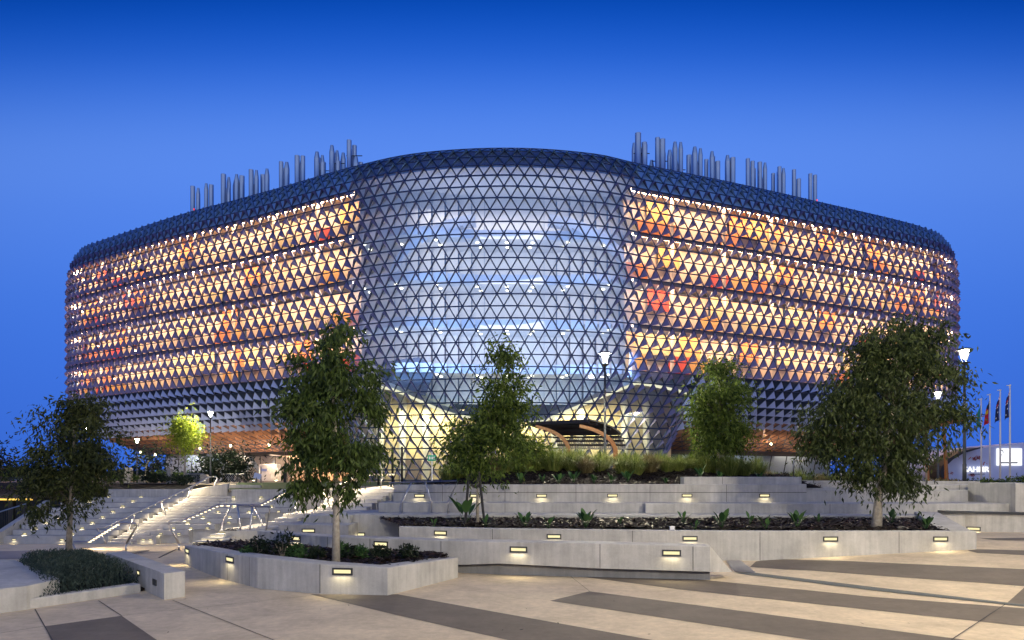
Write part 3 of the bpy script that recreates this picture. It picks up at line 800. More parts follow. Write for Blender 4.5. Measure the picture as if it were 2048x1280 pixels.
def wall(name, label, cat, rows, th, lights=(), js=(), mat='conc', drop=.05, lw=.355, group=None, pool=9.0, closed_extra=None, lh=.12):
    ctr = F(rows[len(rows)//2][0], rows[len(rows)//2][2], rows[len(rows)//2][3])
    t = thing(name, label, cat, ctr, group); m_ = MB(); ring_wall(m_, pxw(rows, drop), th); m_.build('wall_body', M[mat], t)
    joints(t, rows, js)
    for l in lights:
        q, n = on_wall(rows, l[0], l[1]); wall_light(t, q, n, lw, lh, pool)
    return t
def mulch(name, pts, z, bump=.05, chips=900, seed=1, zf=None):
    """lumpy mulch sheet over a polygon, with loose chips"""
    rr = random.Random(seed); m_ = MB()
    P2 = [Vector((p[0], p[1])) for p in pts]
    x0, x1 = min(p.x for p in P2), max(p.x for p in P2); y0, y1 = min(p.y for p in P2), max(p.y for p in P2)
    def inside(x, y):
        r_ = False; n = len(P2)
        for i in range(n):
            a, b = P2[i], P2[(i+1) % n]
            if (a.y > y) != (b.y > y) and x < (b.x-a.x)*(y-a.y)/(b.y-a.y)+a.x: r_ = not r_
        return r_
    zf = zf or (lambda x, y: z)
    m_.poly([(p.x, p.y, zf(p.x, p.y)) for p in P2]) if zf(0, 0) == zf(1, 1) else None
    st_ = .16; nx, ny = int((x1-x0)/st_)+1, int((y1-y0)/st_)+1; idx = {}
    if nx*ny < 26000:
        for j in range(ny+1):
            for i in range(nx+1):
                x, y = x0+i*st_, y0+j*st_
                if inside(x, y): idx[i, j] = len(m_.v); m_.v.append(Vector((x, y, zf(x, y)+.01+rr.random()*bump)))
        for (i, j), a in idx.items():
            if (i+1, j) in idx and (i, j+1) in idx and (i+1, j+1) in idx:
                m_.f.append([a, idx[i+1, j], idx[i+1, j+1], idx[i, j+1]]); m_.m.append(0)
    n = 0
    while n < chips:
        x, y = rr.uniform(x0, x1), rr.uniform(y0, y1)
        if not inside(x, y): continue
        n += 1; L, w_ = rr.uniform(.03, .085), rr.uniform(.012, .025)
        rot = Matrix.Rotation(rr.uniform(0, 6.28), 3, 'Z') @ Matrix.Rotation(rr.uniform(-.6, .6), 3, 'X') @ Matrix.Rotation(rr.uniform(-.5, .5), 3, 'Y')
        c = Vector((x, y, zf(x, y)+bump*rr.uniform(.6, 1.3)))
        m_.add([c+rot @ Vector(v) for v in ((-L, -w_, 0), (L, -w_, 0), (L, w_, 0), (-L, w_, 0))], [(0, 1, 2, 3)], 1)
    return struct(m_.build(name, [M['mulch'], M['chip']]), 'stuff')
# front planter
FPR = [(369, 1091, 1128, 11.5), (405, 1097, 1145, 10.5), (441, 1104, 1158, 9.8), (515, 1114, 1177.5, 8.95), (640, 1127, 1187.5, 8.5), (775, 1135, 1191, 8.39), (916, 1115, 1152, 9.9)]
fp = wall('front_planter', 'low curved concrete planter at the front holding one slender gum tree and small shrubs', 'planter', FPR, .34,
     [(375, 1102), (460, 1119), (685, 1143)], [455, 499, 640], drop=.12, pool=7)
back = [F(905, 1112, 9.85), F(882, 1081, 10.45), F(700, 1075, 11.0), F(515, 1062, 12.2), F(420, 1080, 12.3)]
soil = [F(*r[:2], r[3]) for r in FPR]
ins = [Vector((p.x+.1, p.y+.16)) for p in soil[:5]]+[Vector((soil[5].x, soil[5].y+.3)), Vector((soil[6].x-.1, soil[6].y+.1))]
mulch('planter_mulch', ins+[Vector((p.x, p.y)) for p in back[:1]]+[Vector((p.x, p.y+.1)) for p in back[1:]], soil[5].z-.09, .06, 1500, 3)
# low retaining wall with a floating base
W1R = [(515, 1062, 1100, 12.3), (640, 1072, 1110, 11.2), (882, 1080.5, 1131, 10.35), (1000, 1083, 1127, 10.05), (1200, 1086, 1137, 9.75), (1420, 1092, 1143.5, 9.5)]
w1 = wall('retaining_wall', 'long low concrete bench wall on a recessed base, raked end beside the steel grate', 'wall', W1R, .42,
     [(592, 1077), (762, 1088), (1037, 1099), (1343, 1106)], [655, 740, 882, 1200, 1386], drop=0, pool=8)
m_ = MB()
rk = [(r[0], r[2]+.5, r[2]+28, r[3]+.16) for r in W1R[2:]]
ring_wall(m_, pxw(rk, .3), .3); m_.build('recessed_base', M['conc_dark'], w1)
m_ = MB(); a = F(1420, 1092, 9.5); b = F(1420, 1143.5, 9.5); c = F(1464, 1144, 9.8)
m_.add([a, b, c, a+Vector((.03, .42, 0)), b+Vector((.03, .42, 0)), c+Vector((.03, .42, 0))], [(0, 1, 2), (5, 4, 3), (0, 2, 5, 3), (1, 4, 5, 2)]); m_.build('raked_end', M['conc'], w1)
# second planter
W2R = [(798, 1053, 1078, 13.0), (1000, 1057, 1092, 12.4), (1360, 1061, 1130, 11.95), (1520, 1062, 1121.5, 11.9), (1953, 1062, 1098, 11.9)]
w2 = wall('long_planter', 'long straight concrete planter behind the bench wall with mulch and young plants', 'planter', W2R, .2,
     [(881, 1066), (1108, 1073), (1380, 1077), (1661, 1078), (1881, 1078)], [985, 1265, 1520, 1798], drop=.15, pool=8)
cr_ = F(1953, 1062, 11.9); bkr = F(1875, 1024, 15.4)
m_ = MB()
dv = Vector((bkr.x-cr_.x, bkr.y-cr_.y, 0)); nn = Vector((-dv.y, dv.x, 0)).normalized()*.62
vs = [cr_+Vector((0, .21, 0)), bkr, bkr+nn, cr_+Vector((0, .21, 0))+nn]
m_.prism([(v.x, v.y) for v in vs], -.1, [v.z for v in vs]); m_.build('raked_side', M['conc'], w2)
t1a, t1b = F(690, 1029, 15.3), F(1990, 1031, 15.1)
mulch('bed_mulch', [(F(805, 1053, 13).x, F(805, 1053, 13).y+.15), (cr_.x-.5, cr_.y+.15), (bkr.x-.6, bkr.y+.3), (t1a.x+.9, t1a.y+.1)], cr_.z-.06, .07, 4200, 5,
      zf=lambda x, y: cr_.z-.06+.012*(y-16))
# seating tiers at the back of the long planter
def tier(name, label, rows, back_d, lights=(), js=(), mat='conc', group=None, right=None):
    """one solid concrete block with front face rows and flat top running back to depth back_d"""
    ctr = F(rows[0][0], rows[0][2], rows[0][3]); t = thing(name, label, 'concrete step', ctr, group); m_ = MB()
    fr = pxw(rows, .1); ring_wall(m_, fr, .12); zt = [p[3] for p in fr]
    pts = [(p[0], p[1]+.1) for p in fr]+[(fr[-1][0], back_d*K), (fr[0][0], back_d*K)]
    m_.prism(pts, min(p[2] for p in fr), [z-.001 for z in zt]+[zt[-1]-.001, zt[0]-.001]); m_.build('step_body', M[mat], t); joints(t, rows, js)
    for l in lights:
        q, n = on_wall(rows, *l); wall_light(t, q, n, .38, .12, 7)
    return t
tier('concrete_tier', 'lowest long concrete step directly behind the mulch of the long planter', [(694, 1028.5, 1078, 15.3), (797, 1029, 1078, 15.25), (1990, 1031.5, 1062, 15.1)], 17.5, [(718, 1069)], [797, 1150, 1480])
tier('concrete_tier', 'narrow middle concrete step shaded blue behind the long planter, its left half', [(757, 1005, 1030, 16.2), (1291, 1006, 1030, 16.2)], 17.6, [], [1010])
tier('concrete_tier', 'middle concrete step standing slightly forward, its right half under the big tree', [(1291, 1007, 1030, 15.9), (2030, 1007, 1031, 15.9)], 17.6, [], [1660])
T3R = [(787, 969.5, 1008, 16.9), (1613, 968, 1008, 16.9)]
t3 = wall('upper_wall', 'upper concrete wall with four lit lights beneath the planted mound', 'wall', T3R, .5, [(839, 991.5), (949, 991.5), (1083, 991.5), (1225, 991), (1374, 991), (1529, 991)], [885, 1010, 1152, 1300, 1453], pool=7)
m_ = MB(); a, b = F(787, 985, 16.9), F(1613, 985, 16.9)
m_.poly([a+Vector((0, -.003, -.008)), b+Vector((0, -.003, -.008)), b+Vector((0, -.003, .008)), a+Vector((0, -.003, .008))]); m_.build('course_joint', M['gap'], t3)
wall('upper_wall', 'short raised concrete block sitting on top of the upper wall', 'wall', [(1368, 953.5, 969, 17.1), (1603, 953.5, 969, 17.1)], .5, [], [1445], drop=0)
wall('upper_wall', 'lower run of the upper concrete wall ending behind the big tree trunk', 'wall', [(1613, 980, 1008, 17.0), (1936, 980, 1008, 17.0)], .5, [], [1680, 1790])
wall('upper_wall', 'recessed olive-lit concrete wall at the right beneath the lamp post', 'wall', [(1860, 971, 1008, 17.6), (1919, 969, 1008, 17.6), (2031, 966.5, 1008, 17.6)], .5, [], [1919])
wall('upper_wall', 'tall plain concrete wall end standing at the right edge', 'wall', [(2031, 966.5, 1050, 15.7), (2120, 966, 1050, 15.7)], 2.2)
w3 = wall('ramp_wall', 'concrete ramp wall capped with a dark steel edge at the right', 'wall', [(1880, 1024, 1078, 15.35), (1953, 1026, 1072, 15.0), (2110, 1030, 1062, 14.7)], .3, [(1947, 1057.5)], [], pool=6)
m_ = MB(); ring_wall(m_, pxw([(1876, 1020.5, 1025.5, 15.3), (1953, 1023, 1027.5, 14.95), (2110, 1026, 1031, 14.65)]), .34, .004); m_.build('steel_cap', M['darksteel'], w3)
# ---- left planter bed
a0 = [(0, 1174, 1226, 7.33), (54, 1172.5, 1218, 7.52)]
lp = thing('left_planter', 'angular concrete planter at the left filled with a grey-green shrub mass', 'planter', F(150, 1200, 7.9))
m_ = MB()
zt = F(328, 1147, 8.11).z; q0, q1 = F(328, 1199, 8.11), F(370, 1193, 8.32); r0, r1 = F(212, 1105, 10.38), F(252, 1105, 10.6)
m_.prism([(q0.x, q0.y), (q1.x, q1.y), (r1.x, r1.y), (r0.x, r0.y)], -.4, zt); m_.build('bench_wall', M['conc'], lp)
ep = [Vector((q0.x, q0.y, 0)), Vector((r0.x, r0.y, 0))]; dv = (ep[1]-ep[0]).normalized(); nl = Vector((-dv.y, dv.x, 0))
if nl.x > 0: nl = -nl
m_ = MB(); c = F(291, 1152, 8.40); e_ = ep[0]+dv*((c.y-ep[0].y)/dv.y); c = Vector((e_.x, e_.y, .22)); fr_ = MB()
for sgn in (1,):
    u = Vector((0, 0, 1)); vs = [c+dv*x+u*z+nl*.012 for x, z in ((-.11, -.05), (.11, -.05), (.11, .05), (-.11, .05))]; fr_.poly(vs)
    vs2 = [v-nl*.014 for v in vs]; fr_.add(vs+vs2, [(0, 1, 5, 4), (1, 2, 6, 5), (2, 3, 7, 6), (3, 0, 4, 7)])
fr_.build('unlit_wall_light', M['darksteel'], lp)
e_ = ep[0]+dv*1.55; wall_light(lp, (e_.x, e_.y, .27), (nl.x, nl.y), .2, .1, 0)
m_ = MB(); l0, l1 = F(54, 1218, 7.52), F(281, 1187, 8.62); zl = F(281, 1168, 8.6).z
ring_wall(m_, [(l0.x, l0.y, -.2, zl), (l1.x, l1.y, -.2, zl)], .22); m_.build('front_wall', M['conc'], lp)
m_ = MB(); k0, k1, k2, k3 = F(-60, 1236, 7.1), F(54, 1218, 7.5), F(20, 1120, 10.0), F(-60, 1120, 10.0); zk = F(54, 1172, 7.5).z
k2 = Vector((k1.x-2.1, 13.4, 0)); k2 = F(28, 1119, 9.9)
m_.prism([(k0.x, k0.y), (k1.x-.002, k1.y-.003), (k1.x+.02, k1.y+.7), (k2.x, k2.y), (k2.x-1.2, k2.y), (k0.x-1.5, k0.y+2)], -.3, zk); m_.build('side_wall', M['conc'], lp)
m_ = MB(); m_.prism([(l0.x, l0.y+.2), (l1.x, l1.y+.2), (r0.x, r0.y), (k2.x, k2.y+.3), (k2.x, k2.y)], -.1, zl-.1); m_.build('soil', M['mulch'], lp)
LBED = [(l0.x+.1, l0.y+.2), (l1.x-.12, l1.y+.2), (r0.x-.25, r0.y-.2), (k2.x, k2.y)]
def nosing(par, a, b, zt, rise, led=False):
    """thin dark strip painted in as contact shadow at the foot of a riser, optionally a lit strip under the nosing"""
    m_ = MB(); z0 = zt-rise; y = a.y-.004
    m_.add([(a.x, a.y-.004, z0-.004), (b.x, b.y-.004, z0-.004), (b.x, b.y-.004, z0+.018), (a.x, a.y-.004, z0+.018)], [(0, 1, 2, 3)]); m_.build('riser_shadow_strip', M['joint'], par)
    if led:
        m_ = MB(); m_.box(((a.x+b.x)/2, (a.y+b.y)/2-.006, zt-.03), (abs(b.x-a.x)*.94, .012, .014)); m_.build('step_strip', M['strip_led'], par)
        lamp('AREA', 'strip_lamp', ((a.x+b.x)/2, (a.y+b.y)/2-.02, zt-.045), .8, (1, .82, .52), abs(b.x-a.x)*.9, .02, (0, -.7, -.7), par)
# ---- the big left terraces and stair
D0, RUN, HT = 32.0, .35, .247
def rowT(k, px0, px1, zt, zb):
    d = D0+RUN*k; y = lambda z: HY+(1.45-z)*FPX/d
    return [(px0, y(zt), y(zb), d), (px1, y(zt), y(zb), d)]
zt_ = [-1.29+HT*k for k in range(8)]
for k in range(8):
    pl, pr = 6+19.2*k, 217+20.2*k
    zb = -1.68 if k == 0 else zt_[k-1]
    lts = [(p_, HY+(1.45-zt_[k]+.17)*FPX/(D0+RUN*k)) for p_ in (28+21.5*k, 124+20.3*k)]
    rows = rowT(k, pl, pr, zt_[k], zb-.02)
    t = thing('seating_terrace', f'long seating terrace left of the lit stair, {ORD[k]} step up from the bottom', 'terrace', F(pl, rows[0][2], D0+RUN*k), 'seating terraces left of the lit stair')
    m_ = MB(); fr = pxw(rows); ring_wall(m_, fr, .1, .01); bk_ = (D0+RUN*8.2)*K
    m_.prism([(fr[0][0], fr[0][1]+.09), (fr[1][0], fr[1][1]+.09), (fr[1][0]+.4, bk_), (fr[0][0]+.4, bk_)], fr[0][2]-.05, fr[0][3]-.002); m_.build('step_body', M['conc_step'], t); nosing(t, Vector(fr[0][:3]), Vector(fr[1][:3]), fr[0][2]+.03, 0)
    for l in lts:
        q, n = on_wall(rows, *l); wall_light(t, q, n, .27, .10, 7)
    if k < 7: # matching terrace on the right of the stair
        pl2, pr2 = 268+25.2*k, (312, 377, 430, 475, 530, 580, 640)[k]
        rows = rowT(k, pl2, pr2, zt_[k], zb-.02)
        t = thing('seating_terrace', f'blue-shaded seating terrace right of the lit stair, {ORD[k]} step up from the bottom', 'terrace', F(pl2, rows[0][2], D0+RUN*k), 'seating terraces right of the lit stair')
        m_ = MB(); fr = pxw(rows); ring_wall(m_, fr, .1, .01)
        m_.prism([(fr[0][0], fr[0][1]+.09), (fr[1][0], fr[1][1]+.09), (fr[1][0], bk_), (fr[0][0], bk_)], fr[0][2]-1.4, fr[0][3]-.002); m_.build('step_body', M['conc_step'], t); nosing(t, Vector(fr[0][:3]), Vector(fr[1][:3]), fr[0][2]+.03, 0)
        for f_ in ((.25, .8) if k < 2 else (.18, .55, .9)):
            p_ = lerp(pl2+12, pr2-6, f_); q, n = on_wall(rows, p_, HY+(1.45-zt_[k]+.17)*FPX/(D0+RUN*k)); wall_light(t, q, n, .25, .10, 7)
    # two stair risers for every terrace
st_ = thing('concrete_stair', 'broad concrete stair brightly lit by its handrails between the two banks of terraces', 'stair', F(250, 1090, D0))
for j in range(17):
    kk = j/2; d = D0-.25+RUN*kk; zt = -1.67+(j+1)*(HT/2)+.13*min(1, j)
    zt = lerp(-1.55, zt_[7]+.06, j/16)
    pl, pr = 214+20.3*kk, 262+25.2*kk
    y = HY+(1.45-zt)*FPX/d; a, b = F(pl, y, d), F(pr, y, d)
    m_ = MB(); ring_wall(m_, [(a.x, a.y, a.z-.45, a.z), (b.x, b.y, a.z-.45, a.z)], .62, .012); m_.build('step', M['conc_step'], st_)
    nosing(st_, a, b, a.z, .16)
rows = [(215, 978.5, 998, D0+RUN*8.1), (420, 978.5, 998, D0+RUN*8.1)]
wall('terrace_back_wall', 'concrete wall along the top of the left terraces below the dark shrubs', 'wall', rows, .5, [(188+30, 994), (282, 994), (340, 994)], [260, 310], pool=5, lw=.27, lh=.1)
rows = [(463, 979, 1010, D0+RUN*7.0), (590, 979, 1010, D0+RUN*7.0), (720, 980, 1012, D0+RUN*7.0)]
wall('terrace_back_wall', 'concrete wall with lights at the top of the right terraces below the lawn', 'wall', rows, .5, [(467, 994), (522, 994), (628, 993)], [494, 550], pool=5, lw=.27, lh=.1)
wall('stair_flank_wall', 'sloping concrete wall flanking the head of the lit stair', 'wall', [(372, 981, 990, D0+RUN*7.8), (455, 967, 990, D0+RUN*8.2)], .35)
wall('forecourt_wall', 'low cream concrete wall in front of the glowing lobby', 'wall', [(455, 969, 980, 36), (520, 971, 980, 36.2)], .4)
# left cheek wall
wall('cheek_wall', 'sloping concrete cheek wall at the far left end of the terraces', 'wall', [(-6, 1068, 1092, D0-.3), (3, 1064, 1090, D0-.1), (100, 1001, 1050, D0+2.6)], .45, drop=.3)
wall('stair_head_wall', 'pale concrete kerb at the head of the lit stair', 'wall', [(372, 985, 999, D0+RUN*8.4), (470, 985, 999, D0+RUN*8.4)], .5)
m_ = MB()
for a_, b_ in ((-700, 250), (250, 380)):
    p0, p1 = F(a_, 978.7, D0+RUN*8.3), F(b_, 978.7, D0+RUN*8.3); m_.add([p0, p1, (p1.x-1, 60.5, UZ+.03), (p0.x-8, 60.5, UZ+.03)], [(0, 1, 2, 3)])
struct(m_.build('garden_bank_soil', M['mulch']), 'structure')
m_ = MB(); p0, p1 = F(455, 979.2, D0+RUN*7.3), F(760, 979.5, D0+RUN*7.3); m_.add([p0, p1, (p1.x+3, 56, UZ+.05), (p0.x-3, 56, UZ+.05)], [(0, 1, 2, 3)]); struct(m_.build('lawn_bank', M['lawn']))
m_ = MB(); p0, p1 = F(372, 985.2, D0+RUN*8.5), F(470, 985.2, D0+RUN*8.5); m_.add([p0, p1, (p1.x-1, 58, UZ+.04), (p0.x-5, 58, UZ+.04)], [(0, 1, 2, 3)]); struct(m_.build('upper_path', M['pave']))
# grass bank behind the right terraces
struct(flat('lawn', [(-9, 36), (-3, 36), (-3, 66), (-20, 66), (-20, 56.2), (-9, 56.2)], UZ+.02, M['lawn']))
# ---- middle stairs to the upper plaza
def steps(name, label, n, d0, d1, yl0, yl1, L0, L1, R0, R1, dep=.5, led=False):
    """n risers: front depth, top row, left and right ends interpolated from first to last"""
    t = thing(name, label, 'stair', F(L0, yl0, d0))
    for j in range(n):
        u = j/max(1, n-1); d = lerp(d0, d1, u); y = lerp(yl0, yl1, u); a, b = F(lerp(L0, L1, u), y, d), F(lerp(R0, R1, u), y, d)
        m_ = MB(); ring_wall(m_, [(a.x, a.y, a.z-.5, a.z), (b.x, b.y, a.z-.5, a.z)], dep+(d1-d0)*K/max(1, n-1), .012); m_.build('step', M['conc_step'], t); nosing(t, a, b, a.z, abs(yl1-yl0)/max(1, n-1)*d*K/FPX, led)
    return t
steps('short_stair', 'short lit concrete stair beside the front planter rising to the small landing', 4, 13.5, 14.3, 1083, 1062, 384, 437, 448, 450, .5, True)
tier('landing_tier', 'small lit landing with tactile strips at the top of the short stair', [(437, 1061, 1092, 14.3), (528, 1060, 1092, 14.3)], 16.5, [(481, 1086)], [])
steps('middle_stair', 'middle flight of lit concrete steps behind the steel rail frame', 4, 14.8, 15.8, 1053, 1028.5, 515, 566, 560, 612, .5)
tier('bench_tier', 'concrete bench block between the middle steps and the square planter end', [(557, 1049, 1075, 14.4), (697, 1050, 1075, 14.4)], 15.6, [(617, 1061.5)], [])
tier('bench_tier', 'blue-shaded concrete block beside the top of the middle steps', [(609, 1031.5, 1052, 15.0), (700, 1031, 1052, 15.0)], 16.6, [], [664])
tier('landing_tier', 'upper landing between the middle steps and the upper lit stair', [(566, 1028, 1034, 15.95), (760, 1028, 1034, 15.95)], 18.2, [], [])
steps('upper_stair', 'upper flight of bright concrete steps at the left end of the upper wall', 7, 16.6, 19.6, 1022, 978, 628, 668, 722, 788, .6)
# tactile strips on the landing and path
for lab, (p0, p1, n) in zip(('dark tactile strips on the small landing', 'dark tactile strips on the path near the short lit stair', 'dark tactile strips on the path at the end of the left planter'), (((452, 1058), (475, 1058), 6), ((326, 1112), (348, 1101), 7), ((262, 1106), (290, 1104), 7))):
    m_ = MB()
    for j in range(n):
        t = j/(n-1); a = ground_at(lerp(p0[0], p1[0], t), lerp(p0[1], p1[1], t)) if p0[1] > 1070 else F(lerp(p0[0], p1[0], t), 1059, 14.55)
        m_.box((a.x, a.y, a.z+.006), (.035, .75, .012), .25)
    tag(m_.build('tactile_strips', M['darksteel']), lab, 'tactile paving')
wall('upper_wall', 'cream lit concrete wall closing the head of the upper bright steps', 'wall', [(590, 981, 1030, 20.4), (720, 977, 1030, 20.4), (800, 968.5, 1030, 20.4)], .4)
# ------------------------------------------------------------------ handrails
def rail(name, label, runs, r=.026, leds=(), lampe=0, aim=(0, 0, -1), every=1.2, led_gap=.3):
    """runs: lists of (px, py, d); the first is the top rail, the rest are posts"""
    paths = [[F(*p) for p in run] for run in runs]
    t = thing(name, label, 'handrail', paths[0][0])
    for i, p in enumerate(paths):
        m_ = MB(); q = [p[0]]
        for a, b in zip(p, p[1:]):
            q.append(b)
        m_.tube(q, r, 10); m_.build('rail' if i == 0 else 'post', M['steel'], t, True)
        if i:
            m_ = MB(); e_ = p[-1]; m_.lathe((e_.x, e_.y, e_.z), [(r*2.2, 0), (r*2.2, .012), (r, .014)], 12); m_.build('base_plate', M['steel'], t)
    if leds:
        m_ = MB()
        for lrun in leds:
            a, b = F(*lrun[0]), F(*lrun[1]); le_ = lampe*(lrun[2] if len(lrun) > 2 else 1); n = max(2, int((b-a).length/led_gap))
            for k in range(n):
                c = a.lerp(b, (k+.5)/n)-Vector((0, 0, r+.008)); m_.box(c, (.085, .03, .012))
            if lampe:
                n = max(2, int((b-a).length/every))
                for k in range(n):
                    key = 'rail%.1f' % le_
                    if key not in ORG:
                        ld = bpy.data.lights.new('rail_lamp', 'AREA'); ld.energy = le_; ld.color = (1, .80, .50); ld.shape = 'RECTANGLE'; ld.size = .5; ld.size_y = .04; ORG[key] = ld
                    lamp('AREA', 'rail_lamp', a.lerp(b, (k+.5)/n)-Vector((0, 0, r+.03)), 0, None, aim=aim, parent=t, data=ORG[key])
        m_.build('led_strip', M['led'], t)
    return t
rail('handrail', 'long lit steel handrail along the left side of the big stair',
     [[(193, 1058, 31.5), (194, 1055.5, 31.5), (211, 1054.5, 31.6), (385, 972.5, 34.6), (418, 954, 35), (431, 953.5, 35), (435, 957, 35), (427, 976, 35), (427, 988, 35)],
      [(193, 1058, 31.5), (210, 1082, 31.5), (210, 1094, 31.5)], [(271.5, 1026, 32.6), (258, 1060, 32.5), (258, 1073, 32.5)], [(320, 1004, 33.5), (330, 1024, 33.5), (330, 1036, 33.5)], [(385, 973, 34.6), (372, 1002, 34.5), (372, 1013, 34.5)]],
     .055, [((215, 1053, 31.7), (385, 973, 34.6)), ((385, 973, 34.6), (418, 955, 35))], 26, (.75, .0, -.8), .75, .45)
rail('handrail', 'short lit steel handrail running down to the left beside the shrub planter',
     [[(252, 1088, 13.3), (272, 1054, 13.3), (272.5, 1049, 13.3), (269, 1046.5, 13.3), (240, 1045, 13.4), (175, 1084, 13.9), (148, 1084, 13.9), (145, 1086.5, 13.9), (157, 1107, 13.9)],
      [(252, 1088, 13.3), (252, 1107, 13.3)]], .026, [((238, 1046, 13.4), (177, 1083, 13.9))], 6, (.5, .6, -.8), .5, .13)
rail('handrail', 'long lit steel handrail rising right from the path past the small landing',
     [[(358, 1087, 13.6), (338, 1051, 13.6), (337, 1046, 13.6), (341, 1043.5, 13.6), (362, 1043, 13.7), (437, 1009.5, 14.7), (520, 1009.5, 15.3), (582, 978, 16.6), (658, 977, 17.6), (720, 949, 19.5), (790, 948, 20.5)],
      [(358, 1087, 13.6), (358, 1101, 13.6)], [(463, 1010, 14.8), (444.5, 1047, 14.8), (444.5, 1060, 14.6)], [(507, 1010, 15.2), (524.5, 1047, 15.1), (524.5, 1060, 15.1)],
      [(598, 978, 16.8), (591, 1010, 16.6), (591, 1028, 16.3)], [(643, 977, 17.4), (658, 1011, 17.2), (658, 1028, 17)], [(772, 948, 20), (762, 962, 20), (762, 982, 20)]],
     .026, [((364, 1042, 13.7), (437, 1009.5, 14.7)), ((437, 1009.5, 14.7), (500, 1009.5, 15.2)), ((520, 1009.5, 15.3), (582, 978, 16.6), 3), ((582, 978, 16.6), (658, 977, 17.6), 3), ((658, 977, 17.6), (720, 949, 19.5), 3), ((720, 949, 19.5), (790, 948, 20.5), 3)], 7.5, (-.2, .5, -.85), .7, .16)
rail('rail_frame', 'dark steel rail frame standing at the front edge of the small landing',
     [[(473, 1011.5, 14.35), (541, 1013.5, 14.35), (532, 1061, 14.35)], [(475, 1012, 14.35), (481, 1054, 14.35), (481, 1070, 14.35)], [(505, 1012.5, 14.35), (500, 1056, 14.35), (500, 1070, 14.35)]], .024)
rail('rail_frame', 'plain steel rail frame in front of the upper wall beside the staked tree',
     [[(778, 965.5, 15.75), (916, 961.5, 15.75), (896, 1005, 15.75), (896, 1027, 15.75)], [(823, 964, 15.75), (804.5, 1004, 15.75), (804.5, 1027, 15.75)], [(850, 963, 15.75), (863, 1004, 15.75), (863, 1027, 15.75)]], .024)
rail('rail_frame', 'pale steel guard rail behind the stepped wall beside the big right tree',
     [[(1587, 955, 18.2), (1587, 924, 18.2), (1590, 921, 18.2), (1850, 921, 19.2), (1853, 924, 19.2), (1853, 980, 19.2)], [(1682, 921, 18.6), (1682, 981, 18.6)], [(1770, 921, 18.9), (1770, 981, 18.9)]], .026)
# ------------------------------------------------------------------ street lamps
def street_lamp(label, top, base_z, e=700, rad=.06, group='street lamps'):
    t = thing('street_lamp', label, 'street lamp', (top.x, top.y, base_z), group)
    h = top.z
    m_ = MB(); m_.tube([(top.x, top.y, base_z), (top.x, top.y, base_z+.9), (top.x, top.y, base_z+.92), (top.x, top.y, h-.62)], [rad*1.25, rad*1.25, rad, rad*.8], 12); m_.build('pole', M['pole'], t, True)
    m_ = MB(); m_.lathe((top.x, top.y, h), [(.07, -.66), (.16, -.60), (.19, -.57), (0, -.56)], 16)
    for k in range(4):
        w = k*math.pi/2+.5; m_.tube([(top.x+.085*math.cos(w), top.y+.085*math.sin(w), h-.55), (top.x+.235*math.cos(w), top.y+.235*math.sin(w), h-.08)], .012, 6)
    hd = m_.build('lamp_head', M['pole'], t)
    m_ = MB(); m_.lathe((top.x, top.y, h), [(.0, -.44), (.06, -.42), (.15, -.14), (.16, -.09), (0, -.085)], 20); m_.build('lens', M['lamp'], hd, True)
    m_ = MB(); m_.lathe((top.x, top.y, h), [(.0, -.075), (.29, -.075), (.30, -.05), (.22, 0), (0, .02)], 20); m_.build('cap', M['pole'], hd, True)
    lamp('POINT', 'street_light', (top.x, top.y, h-.27), e, (1, .90, .62), .2, parent=t)
    return t
street_lamp('bright street lamp in front of the left wing above the small bright tree', P(421, 822, 57), UZ, 8000)
street_lamp('street lamp below the far left soffit beside the pale stone slab', P(274, 876, 66), UZ, 2200)
street_lamp('street lamp hidden among the leaves of the far left tree', P(172, 853, 55), UZ, 500)
street_lamp('tall street lamp in front of the atrium beside the timber shelter', P(1210, 704, 31), 1.75, 9500)
street_lamp('street lamp at the right edge of the big tree, before the flagpoles', P(1929, 697, 28), 1.6, 1500)
street_lamp('street lamp shining through the crown of the big right tree', P(1876, 782, 42), UZ, 2500)
lr_ = ((9.8, 7.0, 9.2, 9000), (5.5, -12, 9.0, 24000), (24, 12, 7.0, 4500))
for i, (x, y, z, e) in enumerate(lr_):
    t = street_lamp(('street lamp close beside the plaza beyond the right of the view', 'street lamp behind the viewer in the middle of the plaza', 'street lamp on the plaza beyond the right edge of the view')[i], Vector((x, y, z)), ghz(x, y), e)
    for c in t.children:
        if c.type == 'LIGHT': c.data.shadow_soft_size = .27; c.data.color = ((1, .84, .56), (1, .90, .72), (1, .86, .62))[i]
# unlit dark pole in front of the atrium
q = P(757, 812, 40); t = thing('camera_pole', 'slim dark unlit pole with a small top bracket left of the atrium', 'pole', (q.x, q.y, UZ))
m_ = MB(); m_.tube([(q.x, q.y, UZ), (q.x, q.y, q.z)], [.07, .05], 10); m_.build('pole', M['pole'], t, True)
m_ = MB(); m_.box((q.x-.15, q.y, q.z), (.75, .12, .1)); m_.box((q.x-.4, q.y, q.z-.1), (.2, .2, .14)); m_.build('bracket', M['pole'], t)
for px_, yt_, lab in ((785, 893, 'thin black bollard post in front of the atrium, the left one'), (804, 893, 'thin black bollard post in front of the atrium, the right one')):
    q = P(px_, yt_, 38); m_ = MB(); m_.tube([(q.x, q.y, UZ), (q.x, q.y, q.z-.05), (q.x, q.y, q.z)], [.06, .06, .03], 10); tag(m_.build('bollard', M['black'], None, True), lab, 'bollard', 'black posts before the atrium')
